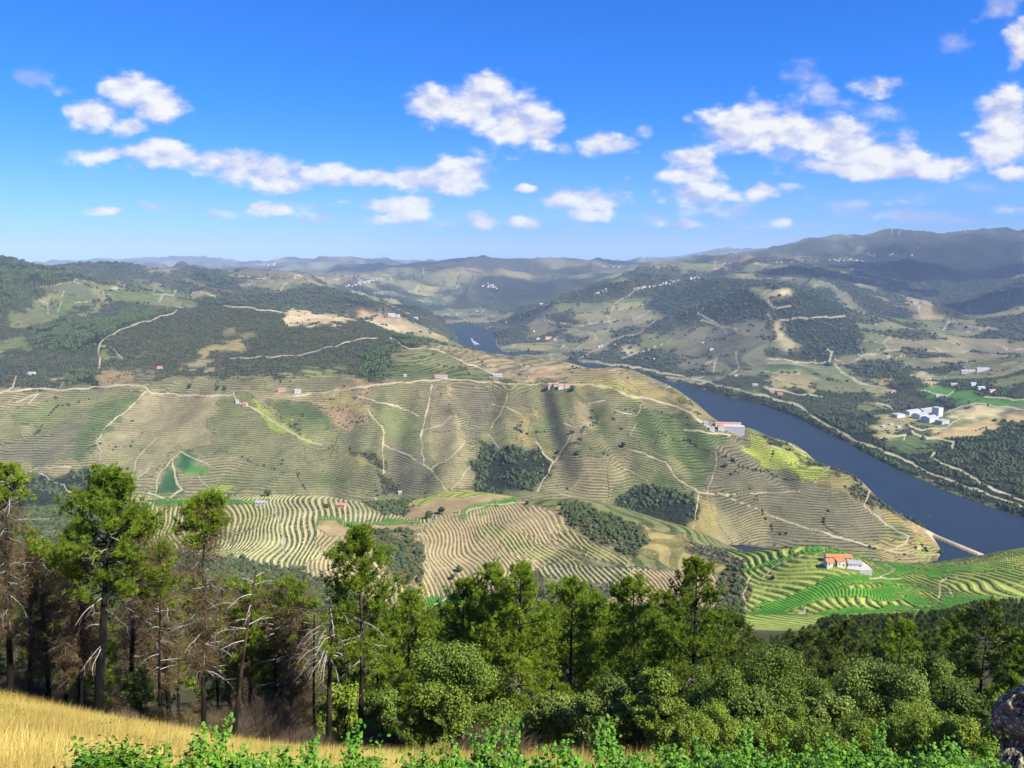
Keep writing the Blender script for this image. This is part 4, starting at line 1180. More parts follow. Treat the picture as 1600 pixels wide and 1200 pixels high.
oak_at(1030, 1180, 1045, 52, 65, 'upright light green oak left of the rock in the vines', 33, M_SHRUB, nl=16000, leaf=(.13, .085))
oak_at(880, 1165, 1085, 52, 66, 'olive green oak between the large dark oak and the light green one', 38, M_OAK2, nl=11000)
oak_at(1130, 1150, 1040, 72, 67, 'broad holm oak right of the tall irregular pine', 44, M_OAK, nl=18000, leaf=(.14, .09))
oak_at(1230, 1150, 1015, 75, 68, 'tallest of the broad holm oaks on the right', 46, M_OAK, nl=20000, leaf=(.14, .09))
oak_at(1180, 1165, 1085, 60, 69, 'lower holm oak in front of the two broad ones', 37, M_OAK, nl=14000)
oak_at(1370, 1160, 1035, 88, 70, 'wide olive green oak with dead twigs, right of the holm oaks', 38, M_OAK2, nl=22000, leaf=(.13, .085))
oak_at(1290, 1165, 1085, 50, 71, 'small oak between the tallest holm oak and the wide olive green one', 36, M_OAK2, nl=11000)
oak_at(1500, 1150, 1080, 60, 72, 'dark holm oak left of the rock face at the right edge', 42, M_OAK, nl=14000)
oak_at(1460, 1130, 1020, 50, 73, 'slim green oak behind the wide olive green one', 52, M_OAK, nl=12000)
oak_at(218, 1118, 1040, 30, 74, 'small grey-green oak sapling at the foot of the yellowish pine', 41, M_OAK2, nl=2600, base=.35)
rs = random.Random(5)
for i, (px, py, pyt, hw) in enumerate([(1090,1185,1118,48),(1150,1190,1125,52),(1215,1190,1118,50),(1275,1190,1120,52),(1335,1190,1112,52),(1395,1190,1118,52),(1450,1190,1122,50),(1505,1185,1128,46),(1560,1180,1120,40),(1120,1160,1100,40),(1250,1165,1098,44),(1420,1165,1095,44)]):
    where = ['at the left end of the shrub belt, behind the rock', 'second from the left in the front of the shrub belt', 'third from the left in the front of the shrub belt', 'in the middle front of the shrub belt, below the small oak', 'in the shrub belt below the wide olive green oak', 'in the shrub belt just right of the wide oak', 'third from the right in the front of the shrub belt', 'in front of the dark holm oak near the rock face', 'at the foot of the rock face on the right', 'tucked behind the left end of the shrub belt', 'behind the middle of the shrub belt', 'behind the shrub belt below the slim oak'][i]
    oak_at(px, py, pyt, hw, 80 + i, 'yellow-green leafy shrub ' + where, 25 + (i % 3) * 1.5 + (6 if i > 8 else 0), M_SHRUB, name='shrub', cat='shrub', nl=9000, leaf=(.085, .05), base=.05, lobes=11)

# brushwood on the forest floor
def brush(px, py, w, h, seed, Y, label, m=M_BROOM):
    u, _ = ray(px, py); x = float(u) * Y; z = float(height(x, Y)); rng = np.random.default_rng(seed); mb = MB()
    n = 420; C = np.stack([rng.normal(0, w * .4, n), rng.normal(0, w * .3, n), rng.uniform(0, h * .35, n)], 1)
    D = unit(C * [1, 1, .3] + np.array([0, 0, w * .8])); blades(mb, rng, C, D, 9, h * .65, .012, rng.uniform(0, 1, n), .45)
    o = mb.build('brushwood', m); put(o, x, Y, z); tag(o, label, 'brushwood')
brush(405, 1130, 2.2, 2.9, 91, 41, 'rounded mound of brown brushwood left of the broken snag')
brush(345, 1140, 1.4, 1.6, 92, 39, 'low brown brushwood at the foot of the slender pine')
brush(770, 1160, 1.6, 1.6, 93, 34, 'brown dry brushwood right of the large round oak')
brush(190, 1118, .9, 1.1, 94, 38, 'tuft of dry brown stalks right of the big pine trunk')
brush(470, 1150, 1.4, 1.2, 95, 38, 'brown brushwood in front of the broken snag')
brush(600, 1160, 1.4, 1.3, 96, 38, 'brown brushwood right of the tall pine trunk')
brush(30, 1085, 1.8, 1.5, 97, 44, 'dry brushwood in the shade at the left edge')

# thicket filling the ground under and between the trees
UND = [make_oak('bush', 601, 3.0, 1.7, M_OAK, nl=6500, leaf=(.15, .10), base=.05), make_oak('bush', 602, 2.6, 1.9, M_OAK2, nl=6500, leaf=(.15, .10), base=.05), make_oak('bush', 603, 3.4, 1.6, M_SHRUB, nl=6500, leaf=(.15, .10), base=.05), make_oak('bush', 604, 2.2, 1.8, M_OAK, nl=5500, leaf=(.15, .10), base=.0)]
ru = np.random.default_rng(606); uu = set(); nb_ = 0
BR = make_oak('dry_bush', 621, 2.0, 1.7, M_BROWNTWIG, nl=5200, leaf=(.22, .012), base=.0)
UND += [make_pine('young_pine', 611, 4.2, .06, 1.5, nl=30, needle=M_NEEDLE, flat=.5, tufts=6, dead=0, r0=.05, blade=(11, .26, .028)), make_pine('young_pine', 612, 3.6, .06, 1.4, nl=28, needle=M_NEEDLE, flat=.4, tufts=6, dead=0, r0=.05, blade=(11, .26, .028)), BR]
for Yb in (39, 43, 47.5, 53, 60, 68):
    for pxb in np.arange(-40, 1640, 62 * 44 / Yb):
        p_ = pxb + ru.uniform(-18, 18)
        if p_ < 640 and (Yb < 43 or ru.random() < .3): continue
        if p_ < 1060 and Yb < 43: continue
        Yq = Yb + ru.uniform(-2, 2); u, _ = ray(p_, 1140); Xq = float(u) * Yq; k = int(ru.integers(0, 6)) if Yb > 45 else int(ru.integers(0, 4))
        if p_ < 470: k = 6
        o = UND[k] if k not in uu else copy_tree(UND[k]); uu.add(k)
        put(o, Xq, Yq, float(height(Xq, Yq)) - .15, ru.uniform(0, 6.28), ru.uniform(.75, 1.25)); nb_ += 1
        if k == 6: tag(o, 'brown leafless bush on the shaded ground under the left trees', 'bush', 'brown bushes under the trees on the left')
        elif k > 3: tag(o, 'young bright green pine in the thicket under the trees behind the meadow', 'young pine', 'young pines of the thicket behind the meadow')
        else: tag(o, 'leafy bush in the thicket under the trees behind the meadow', 'bush', 'bushes of the thicket behind the meadow')
print('thicket', nb_)
# ------------------------------------------------------------ the wood below
def lod_pine(seed, H, R, needle):
    return make_pine('pine_tree', seed, H, .18, R, nl=30, dead=0, needle=needle, flat=(.8 if seed % 2 else .2), tufts=4, blade=(8, .42, .045))
EDGE = [(-100,900),(0,905),(150,905),(250,900),(330,880),(450,900),(520,935),(640,930),(700,925),(780,935),(900,930),(1000,935),(1100,950),(1150,995),(1200,992),(1250,978),(1300,960),(1400,958),(1480,950),(1550,928),(1600,910),(1700,900)]
ex = np.array([e[0] for e in EDGE]); ey = np.array([e[1] for e in EDGE])
rng = np.random.default_rng(777)
protos = {'g': [lod_pine(301, 11, 2.7, M_NEEDLE), lod_pine(302, 12, 2.4, M_NEEDLE), lod_pine(303, 10, 2.9, M_NEEDLE)],
          'd': [lod_pine(311, 11, 2.6, M_NEEDLE_DK), lod_pine(312, 12.5, 2.5, M_NEEDLE_DK), lod_pine(313, 10, 2.8, M_NEEDLE_DK), lod_pine(314, 13, 2.3, M_NEEDLE_DK)]}
protos['b'] = [make_pine('pine_tree', 321, 11, .85, 1.9, nl=6, dead=22, brown=190, bark=M_BLACKBARK), make_pine('pine_tree', 322, 12, .9, 1.7, nl=4, dead=26, brown=150, bark=M_BLACKBARK), make_pine('pine_tree', 323, 10, .7, 1.8, nl=10, dead=18, brown=120, bark=M_BLACKBARK)]
pos = []
Yc = 48.0
while Yc < 520:
    step = 4.2 + min(Yc, 250) * .010
    W = .74 * Yc
    for x in np.arange(-W, W, step):
        X = x + rng.uniform(-.42, .42) * step; Y = Yc + rng.uniform(-.42, .42) * step
        pos.append((X, Y))
    Yc += step
pos = np.array(pos); zz = height(pos[:, 0], pos[:, 1])
cand = []
for (X, Y), z in zip(pos, zz):
    H = rng.uniform(8.5, 13.0); bx, by = project(X, Y, z); tx, ty = project(X, Y, z + H)
    lim = np.interp(tx, ex, ey)
    if ty < lim:
        H2 = H * .72; tx, ty = project(X, Y, z + H2)
        if ty < lim or H2 < 6: continue
        H = H2
    if Y < 62 and bx > 560: continue
    if by < 880 or bx < -60 or bx > 1660: continue
    cand.append((X, Y, z, H, tx, ty))
# those not hidden by trees in front of them
cand.sort(key=lambda c: c[1])
cover = np.full(1800, 1300.0); keep = []
for c in cand:
    X, Y, z, H, tx, ty = c; hw = 2.3 / Y * F; a = int(np.clip(tx + 60 - hw * .6, 0, 1799)); b = int(np.clip(tx + 60 + hw * .6 + 1, 1, 1800))
    if (cover[a:b] > ty + 3).mean() > .3: keep.append(c)
    top = ty + H * .12 / Y * F
    cover[a:b] = np.minimum(cover[a:b], top)
keep_n = 285
rest = keep[keep_n:]; keep = keep[:keep_n]
NREST = len(rest)
gi = 0
for i, (X, Y, z, H, tx, ty) in enumerate(keep):
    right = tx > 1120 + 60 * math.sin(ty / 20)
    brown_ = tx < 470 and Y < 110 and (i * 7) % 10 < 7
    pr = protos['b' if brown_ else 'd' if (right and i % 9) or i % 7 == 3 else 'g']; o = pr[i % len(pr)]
    base = {0: 11, 1: 12, 2: 10}
    Hp = max(v.co[2] for v in [o.children[-1].data.vertices[0]]) if False else [11, 12, 10, 13][i % len(pr)] if pr is not protos['d'] else [11, 12.5, 10, 13][i % len(pr)]
    if o.get('used'): o2 = copy_tree(o); 
    else: o2 = o; 
    o['used'] = 1
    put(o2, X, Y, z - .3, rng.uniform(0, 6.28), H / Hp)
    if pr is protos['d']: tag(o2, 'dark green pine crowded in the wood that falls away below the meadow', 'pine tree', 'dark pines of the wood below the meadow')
    elif brown_: tag(o2, 'half dead brown-twigged pine with dark trunk in the shaded wood on the left', 'pine tree', 'half dead pines behind the meadow on the left')
    else: tag(o2, 'mid green pine crowded in the wood that falls away below the meadow', 'pine tree', 'green pines of the wood below the meadow')
for o in list(bpy.data.objects):
    if o.get('used') is not None: del o['used']
if rest:
    mb = MB()
    for k, (X, Y, z, H, tx, ty) in enumerate(rest):
        r2 = np.random.default_rng(9000 + k); n = 420
        s = r2.uniform(0, 1, n); rad = 2.5 * (1 - s) ** .7 * r2.uniform(.3, 1, n); th = r2.uniform(0, 6.28, n)
        C = np.stack([X + np.cos(th) * rad, Y + np.sin(th) * rad, z + H * (.15 + .85 * s)], 1)
        blades(mb, r2, C, np.stack([np.cos(th), np.sin(th), 0 * th + .6], 1), 4, .8, .10, np.clip(.5 + .25 * np.sin(th * 2 + s * 9) + r2.normal(0, .1, n), 0, 1))
    w = mb.build('distant_pines', M_NEEDLE_DK); w['kind'] = 'stuff'; tag(w, 'far dark pines at the lower edge of the wood')

# ------------------------------------------------------------ dry grass, vines and rocks of the foreground
def ground_pts(rng, n, x0, x1, y0, y1):
    X = rng.uniform(x0, x1, n); Y = rng.uniform(y0, y1, n); return X, Y, height(X, Y)
rng = np.random.default_rng(31)
X, Y, Z = ground_pts(rng, 150000, -32, 14, 11, 45)
bx, by = project(X, Y, Z)
dens = np.where(X < -2, 1.0, np.where(X < 12, .35, .12)) * np.where(Y > 36, .35, 1)
dens *= np.where((bx > 620) & (bx < 1060), .8, 1); dens *= np.where(bx > 1060, .15, 1)
ok = (bx > -60) & (bx < 1200) & (rng.uniform(0, 1, len(X)) < dens) & (fbm(X / 3, Y / 3, 2, 9) > -.45)
X, Y, Z = X[ok], Y[ok], Z[ok]
mb = MB(); hgt = .52 + .25 * fbm(X / 2.5, Y / 2.5, 3, 19)
C = np.stack([X, Y, Z - .03], 1); D = np.zeros_like(C); D[:, 2] = 1; D[:, 0] = .25
for q in range(3):
    sel = rng.uniform(0, 1, len(C)) < .9
    blades(mb, rng, C[sel], D[sel], 1, .62 + .1 * q, .010, np.clip(.62 + .9 * fbm(X[sel] / 3.2, Y[sel] / 3.2, 4, 23) + rng.normal(0, .14, sel.sum()) - .28 * sstep(Y[sel] + .22 * X[sel], 24, 33), 0, 1), .22)
g = mb.build('dry_grass', M_GRASS)
# low green weeds and brown stalks where the meadow meets the wood
Xw, Yw, Zw = ground_pts(rng, 26000, -34, 20, 24, 48); bw, _b = project(Xw, Yw, Zw)
okw = (bw < 1150) & (fbm(Xw / 2.4, Yw / 2.4, 3, 41) > .16 - .25 * sstep(Yw + .12 * Xw, 28, 38)); Xw, Yw, Zw = Xw[okw], Yw[okw], Zw[okw]
mw = MB(); nw = len(Xw); leaves(mw, rng, np.stack([Xw, Yw, Zw + rng.uniform(.02, .65, nw)], 1), unit(rng.normal(0, .5, (nw, 3)) + [0, -.3, .8]), .13, .08, rng.uniform(.1, 1, nw))
blades(mw, rng, np.stack([Xw, Yw, Zw], 1), np.tile([0, 0, 1.], (nw, 1)), 1, .6, .012, rng.uniform(0, .6, nw), .35)
wd = mw.build('weeds', M_SHRUB); wd['kind'] = 'stuff'; tag(wd, 'low green weeds along the upper edge of the dry grass'); g['kind'] = 'stuff'; tag(g, 'tall golden dry grass on the slope below the viewpoint')

def vine_plant(seed):
    rng = np.random.default_rng(seed); root = new_thing('grape_vine'); mt = MB(); ml = MB()
    mt.tube(limb(rng, (0, 0, -.2), (0, 0, 1), .9, 5, .1, .1), np.linspace(.035, .02, 6), 6, .4)
    P = []; N = []
    for i in range(16):
        th = rng.uniform(0, 6.28); p = limb(rng, (rng.normal(0, .1), 0, .6), (math.cos(th) * 1.1, math.sin(th) * .4, rng.uniform(.05, .7)), rng.uniform(.7, 1.2), 7, -.5, .16)
        mt.tube(p, np.linspace(.008, .003, 8), 3, .6)
        for k in range(84):
            f = rng.uniform(.5, 6.99); q = p[int(f)] + (p[min(int(f) + 1, 7)] - p[int(f)]) * (f % 1)
            P.append(q + rng.normal(0, .11, 3)); N.append(unit(rng.normal(0, .5, 3) + np.array([0, -.45, .75])))
    P = np.array(P); N = np.array(N); n = len(P)
    # lobed leaf: a seven sided outline round a raised centre
    d = unit(np.cross(N, rng.normal(0, 1, (n, 3)))); s = unit(np.cross(N, d)); L = .050 * rng.uniform(.7, 1.35, (n, 1))
    ang = np.array([90, 128, 150, 215, 270, 325, 30, 52]) * math.pi / 180; rad = np.array([1.15, .72, 1.05, .85, .45, .85, 1.05, .72])
    ring = [P + (d * math.sin(a) + s * math.cos(a)) * L * r - N * L * .18 for a, r in zip(ang, rad)]
    V = np.stack([P + N * L * .12] + ring, 1).reshape(-1, 3); b = np.arange(n)[:, None] * 9
    Fc = np.concatenate([np.stack([b[:, 0], b[:, 0] + 1 + i, b[:, 0] + 1 + (i + 1) % 8], 1) for i in range(8)])
    ml.add(V, Fc, np.repeat(np.clip(rng.normal(.5, .22, n), 0, 1), 9))
    mt.build('stem', M_BARK, root, smooth=True); ml.build('foliage', M_VINE, root); return root
vp = [vine_plant(k) for k in (401, 402, 403, 404)]
used = set(); rng = np.random.default_rng(12)
for i, px in enumerate(list(range(112, 1560, 40)) + list(range(130, 1560, 52))):
    back = i >= 37
    if back and (620 < px < 700): continue
    u, _ = ray(px + rng.uniform(-8, 8), 1190); topy0 = 1196 + 10 * math.sin(px * .031) + (-6 if 1230 < px < 1560 else 0) + (10 if 430 < px < 620 else 0) - (6 if back else 0); _, tq = ray(px, topy0)
    ys_ = np.linspace(11, 22, 120); gh = height(u * ys_, ys_) + 1.2 - (CAMZ + float(tq) * ys_); Y = float(ys_[np.argmin(np.abs(gh))]) + rng.uniform(-.2, .2); X = float(u) * Y; z = float(height(X, Y))
    k = i % 4; o = vp[k] if k not in used else copy_tree(vp[k]); used.add(k)
    topy = 1196 + 10 * math.sin(px * .031) + (-6 if 1230 < px < 1560 else 0) + (10 if 430 < px < 620 else 0) - (6 if back else 0); _, t = ray(px, topy)
    sc = min(1.05, max(.6, (CAMZ + float(t) * Y - z) / 1.2))
    put(o, X, Y, z, rng.uniform(-.5, .5) + (math.pi if rng.random() < .5 else 0), sc)
    tag(o, 'bright green leafy grape vine in the vine row along the bottom of the view', 'grape vine', 'grape vines in the row at the bottom')

def rock_mat(name, a, b, c):
    m, n = mat(name); tc = n.node('ShaderNodeTexCoord').outputs['Object']
    x = n.noise(tc, 1.6, 8, .68); y = n.noise(tc, 7, 5, .7)
    col = n.mix(n.ss(x, .38, .62), tuple(a) + (1,), tuple(b) + (1,)); col = n.mix(n.ss(y, .53, .60), col, tuple(c) + (1,))
    bp = n.node('ShaderNodeBump', None, Strength=1.0, Distance=.15, Height=n.m('ADD', x, n.m('MULTIPLY', y, .35)))
    finish(n, col, .95, bp.outputs[0], .15); return m
M_ROCK = rock_mat('lichened_schist', (.20, .17, .14), (.42, .38, .33), (.60, .58, .50))
M_ROCKD = rock_mat('dark_lichened_schist', (.06, .045, .030), (.20, .155, .105), (.60, .56, .44))
def icosphere(sub):
    t = (1 + 5 ** .5) / 2
    v = [(-1,t,0),(1,t,0),(-1,-t,0),(1,-t,0),(0,-1,t),(0,1,t),(0,-1,-t),(0,1,-t),(t,0,-1),(t,0,1),(-t,0,-1),(-t,0,1)]
    f = [(0,11,5),(0,5,1),(0,1,7),(0,7,10),(0,10,11),(1,5,9),(5,11,4),(11,10,2),(10,7,6),(7,1,8),(3,9,4),(3,4,2),(3,2,6),(3,6,8),(3,8,9),(4,9,5),(2,4,11),(6,2,10),(8,6,7),(9,8,1)]
    v = [np.array(p, float) / np.linalg.norm(p) for p in v]
    for _ in range(sub):
        cache = {}; nf = []
        def mid(a, b):
            k = (min(a, b), max(a, b))
            if k not in cache: cache[k] = len(v); m = v[a] + v[b]; v.append(m / np.linalg.norm(m))
            return cache[k]
        for a, b, c in f:
            x, y, z = mid(a, b), mid(b, c), mid(c, a); nf += [(a, x, z), (b, y, x), (c, z, y), (x, y, z)]
        f = nf
    return np.array(v), np.array(f)
IC4 = icosphere(4); IC1 = icosphere(1); IC0 = icosphere(0)
def rock(px, py, Y, sx, sy, sz, seed, label, m, dz=0, cat='rock'):
    v, f = IC4; rng = np.random.default_rng(seed); off = rng.uniform(-9, 9, 3)
    d = .6 * vnoise(v[:, 0] * 1.9 + off[0] + v[:, 2], v[:, 1] * 1.6 + off[1], 5) + .35 * np.abs(vnoise(v[:, 0] * 3.5 + off[1], v[:, 2] * 3.5 + v[:, 1] * 2, 6)) + .16 * vnoise(v[:, 0] * 9 + off[2], v[:, 1] * 9 + v[:, 2] * 7, 7)
    # schist breaks along planes
    V = v * (1 + d[:, None] * .55); st = V[:, 0] * .5 + V[:, 2]; V = V + .06 * (np.floor(st * 5) / 5 - st)[:, None] * np.array([-.3, .2, 1.0]) * 2.2 + .10 * (np.floor((V[:, 0] - V[:, 1]) * 4) / 4 - (V[:, 0] - V[:, 1]))[:, None] * np.array([.8, -.5, .2])
    u, _ = ray(px, py); x = float(u) * Y; z = float(height(x, Y))
    o = build_mesh('rock', V * [sx, sy, sz], f, m, smooth=False); put(o, x, Y, z + dz, rng.uniform(0, 6)); tag(o, label, cat); return o
rock(62, 1165, 15.5, .34, .30, .22, 501, 'pale rounded boulder in the dry grass at the lower left', M_ROCK, .22)
rock(50, 1176, 14.8, .5, .4, .2, 502, 'flat broken stone just below the pale boulder at the lower left', M_ROCK, .02)
rock(85, 1176, 14.8, .3, .3, .16, 503, 'small broken stone right of the pale boulder at the lower left', M_ROCK, .03)
rock(20, 1192, 13.6, .5, .4, .15, 504, 'low brown stone in the bottom left corner', M_ROCK, 0)
rock(1102, 1176, 14.6, .55, .4, .42, 505, 'grey brown rock rising from the vines right of centre', M_ROCK, .35)
rock(1070, 1184, 14.2, .35, .3, .26, 506, 'smaller rock leaning on the left of the grey brown rock', M_ROCK, .15)
rock(797, 1150, 30, .5, .4, .3, 507, 'pale stone lying in dry grass below the middle pines', M_ROCK, .2)
rock(605, 1170, 24, .4, .35, .2, 508, 'flat white stone in the dry grass right of the tall pine', M_ROCK, .12)
rock(1640, 1110, 23, 1.15, 1.4, 1.9, 509, 'tall dark rock face with white lichen at the right edge', M_ROCKD, 1.9)
rock(1598, 1150, 22, .5, .7, .8, 510, 'lower dark rock at the foot of the rock face on the right', M_ROCKD, .3)
# ------------------------------------------------------------ bushes and woods of the hillsides
ROADD = ROADM.copy()
for _k in (1, 2, -1, -2):
    ROADD |= np.roll(ROADM, _k, 0) | np.roll(ROADM, _k, 1)
rag = fbm(XX / 38, YY / 38, 3, 881) * 2
def scatter(name, kinds, dens, rad, hgt, ymin, ymax, seed, ic, mat_, label, extra=None, cap=30000):
    """lumpy crowns standing on the land wherever the given covers grow"""
    rng = np.random.default_rng(seed)
    j0, j1 = np.searchsorted(GV, math.log(ymin)), np.searchsorted(GV, math.log(ymax)) - 1
    ii = slice(55, NU - 55)
    m = np.isin(KI[ii, j0:j1], [ki(k) for k in kinds]) & ~din[ii, j0:j1] & NEARV[ii, j0:j1]
    if extra is not None: m &= extra[ii, j0:j1]
    m &= ~ROADD[ii, j0:j1] & ((rag[ii, j0:j1] > -.25) | (YY[ii, j0:j1] < 1300))
    I, J = np.nonzero(m); I = I + 55; J = J + j0
    Yg = np.exp(GV[J]); area = (GU[I + 1] - GU[I]) * Yg * (GV[J + 1] - GV[J]) * Yg
    n = int(min(cap, area.sum() / dens)); 
    if n < 1: return
    k = rng.choice(len(I), n, p=area / area.sum()); I = I[k]; J = J[k]
    u = GU[I] + rng.uniform(0, 1, n) * (GU[I + 1] - GU[I]); Y = np.exp(GV[J] + rng.uniform(0, 1, n) * (GV[J + 1] - GV[J])); X = u * Y; Z = height(X, Y)
    v, f = ic; nv = len(v)
    r = rad[0] + (rad[1] - rad[0]) * rng.uniform(0, 1, n) ** 1.6; h = r * rng.uniform(hgt[0], hgt[1], n)
    d = 1 + rng.uniform(-.28, .28, (n, nv)); th = rng.uniform(0, 6.28, n); ct_, st_ = np.cos(th)[:, None], np.sin(th)[:, None]
    vx = v[None, :, 0] * d; vy = v[None, :, 1] * d; vz = v[None, :, 2] * d
    V = np.stack([X[:, None] + (vx * ct_ - vy * st_) * r[:, None], Y[:, None] + (vx * st_ + vy * ct_) * r[:, None] * rng.uniform(.8, 1.2, (n, 1)), Z[:, None] + (vz + .55) * h[:, None]], -1)
    t = np.clip(rng.normal(.5, .22, n), 0, 1)
    Fs = (f[None] + np.arange(n)[:, None, None] * nv).reshape(-1, 3)
    o = build_mesh(name, V.reshape(-1, 3), Fs, mat_, smooth=False, attrs={'tint': np.repeat(t, nv)}); o['kind'] = 'stuff'; o['label'] = label
    print(name, n)
M_WOODS = leaf_mat('woodland_crowns', (.014, .024, .008), (.070, .096, .026), .9, 0)
M_DRYBUSH = leaf_mat('dry_hillside_bushes', (.040, .040, .022), (.150, .140, .075), .9, 0)
scatter('hillside_scrub', ['scrub'], 40, (.9, 3.8), (.7, 1.1), 1350, 3600, 1, IC0, M_BUSH, 'dark scrub bushes covering the far hillsides', cap=34000)
scatter('woodland', ['wood'], 22, (1.5, 5.0), (.7, 1.5), 1350, 3600, 2, IC0, M_WOODS, 'close dark woods on the middle slope and the river bank', cap=36000)
scatter('far_woodland', ['wood', 'scrub'], 330, (5, 13), (.5, .9), 3500, 8000, 3, IC0, M_BUSH, 'woods far up the valley', cap=24000)
scatter('gully_bushes', ['forest'], 10, (1.0, 3.2), (.7, 1.2), 560, 1180, 4, IC1, M_WOODS, 'bushes in the gullies between the near terraced hills', cap=11000)
scatter('dry_gully_bushes', ['forest', 'scrub'], 18, (.8, 2.2), (.6, 1.0), 560, 1180, 5, IC1, M_DRYBUSH, 'dry brown bushes in the gullies between the near terraced hills', cap=6000)
scatter('olive_groves', ['grove'], 75, (1.6, 2.4), (.8, 1.0), 1350, 2600, 6, IC0, M_WOODS, 'rows of small olive trees on pale ground', cap=6000)
scatter('field_bushes', ['tan', 'tan2', 'olive', 'grey', 'greenv', 'deepv', 'goldv'], 2600, (1.0, 3.2), (.7, 1.1), 1350, 3600, 7, IC0, M_WOODS, 'single bushes scattered between the vine rows', cap=5000, extra=vnoise(XX / 60, YY / 60, 91) > .15)
scatter('hedgerow_bushes', KN, 55, (1.4, 3.6), (.7, 1.2), 1350, 3300, 21, IC0, M_WOODS, 'bushes and small trees lining tracks and parcel borders', extra=(edge < 6) & (vnoise(XX / 130, YY / 130, 92) > .05), cap=7000)
scatter('far_hedgerows', KN, 300, (4, 9), (.6, 1.0), 3300, 9500, 22, IC0, M_BUSH, 'trees lining fields far up the valley', extra=(edge < 26) & (vnoise(XX / 300, YY / 300, 93) > -.15), cap=16000)
bank = (dR < 42) & (dR > 5) & (((PX > 880) & (YY > 1500)) | (YY > 3000)) & ((PX > 1100) | (YY > 2500))
scatter('riverside_trees', KN, 55, (2.5, 5.5), (.9, 1.4), 1500, 5200, 8, IC0, M_WOODS, 'band of dark trees along the far river bank', extra=bank & (XX > .2 * YY - 400), cap=6000)
scatter('dry_slope_bushes', ['scrub'], 130, (1.0, 2.6), (.6, .9), 1350, 3400, 9, IC0, M_DRYBUSH, 'brown bushes among the dark scrub', cap=9000)

# single trees one can pick out
def small_tree(px, py, size, seed, label, cat='tree', name='olive_tree', ymin=545, ymax=None, tall=.95):
    x, y, z = hit(px, py, ymin); v, f = icosphere(2) if 'ICT' not in globals() else ICT
    rng = np.random.default_rng(seed); root = new_thing(name); mb = MB(); R = size
    for k in range(7):
        c = rng.normal(0, .33, 3) * [R, R, R * .7] + [0, 0, R * tall + R * .3]; r = R * rng.uniform(.45, .7)
        d = 1 + .22 * rng.uniform(-1, 1, (len(v), 1)); mb.add(v * d * r + c, f, rng.uniform(.2, .8))
    mt = MB(); mt.tube([[0, 0, -.8], [.05, 0, R * .5], [0, .1, R * 1.1]], [R * .13, R * .10, R * .05], 6); mt.build('trunk', M_BARK, root); mb.build('crown', M_WOODS, root)
    put(root, x, y, z, rng.uniform(0, 6)); tag(root, label, cat)
ICT = icosphere(2)
for i, (px, py, s, lb) in enumerate([
    (670, 810, 4.6, 'round dark tree on the bare bank above the track fork, left of two'), (691, 803, 4.2, 'round dark tree on the bare bank above the track fork, right of two'),
    (418, 775, 4.5, 'dark tree standing alone on the crest of the left striped hill'), (824, 788, 2.6, 'small round tree on the top of the ploughed hill'),
    (512, 794, 3.2, 'round tree left of the pink-walled house'), (707, 905, 3.0, 'dark round tree at the foot of the ploughed hill'), (718, 893, 3.6, 'larger dark round tree at the foot of the ploughed hill, upper one'),
    (640, 905, 2.6, 'bush-like tree beside the steep scrub gully'), (974, 698, 5.2, 'dark round tree beside the bend of a track on the middle slope'), (902, 710, 4.0, 'dark tree standing alone among vine rows in the middle slope'),
    (893, 678, 4.4, 'dark tree at a track corner high on the middle slope'), (872, 708, 4.0, 'dark tree on the dividing track of the middle slope'), (1133, 730, 4.5, 'dark tree below the row of dark trees on the right slope'),
    (1145, 722, 5.0, 'largest of the dark trees in a row on the right slope'), (895, 612, 7.5, 'big dark tree behind the tiled houses on the crest'), (297, 606, 5.5, 'dark tree beside the country road, left of three'),
    (340, 609, 6.0, 'dark tree beside the country road, middle of three'), (352, 609, 5.0, 'dark tree beside the country road, right of three'), (1336, 886, 1.7, 'small round tree in the yard of the tiled farmhouse'),
    (1449, 815, 6.5, 'tall dark tree at the water edge of the spur tip'), (1422, 640, 10, 'large dark tree beside the white winery'), (1470, 866, 4.5, 'green tree at the foot of the spur, by the side arm'),
    (600, 795, 3.0, 'small dark tree in the hollow between the near hills'), (1208, 905, 1.8, 'little tree on the left of the green terraces')]):
    small_tree(px, py, s, 700 + i, lb, ymin=545)

# ------------------------------------------------------------ buildings
def plain(name, c, rough=.85, nscale=.6, amt=.18):
    m, n = mat(name); tc = n.node('ShaderNodeTexCoord').outputs['Object']
    a = n.noise(tc, nscale, 5, .65); k = n.m('MULTIPLY_ADD', n.m('SUBTRACT', a, .5), amt * 3, 1.0)
    col = n.v('MULTIPLY', tuple(c), n.node('ShaderNodeCombineXYZ', None, X=k, Y=k, Z=k).outputs[0]); finish(n, col, rough); return m
def tiles(name, c1, c2):
    m, n = mat(name); tc = n.node('ShaderNodeTexCoord').outputs['Object']
    w = n.node('ShaderNodeTexWave', dict(wave_type='BANDS', bands_direction='X'), Vector=tc, Scale=2.2, Distortion=.6).outputs['Fac']
    a = n.noise(tc, .7, 5, .7); col = n.mix(n.m('ADD', n.m('MULTIPLY', w, .3), n.m('MULTIPLY', a, .7)), tuple(c1) + (1,), tuple(c2) + (1,))
    b = n.node('ShaderNodeBump', None, Strength=.5, Distance=.08, Height=w); finish(n, col, .85, b.outputs[0]); return m
M_WHITE = plain('whitewashed_wall', (.56, .55, .52)); M_CREAM = plain('cream_wall', (.62, .55, .42)); M_PINK = plain('pink_wall', (.60, .34, .27)); M_GREYW = plain('concrete_wall', (.42, .41, .39))
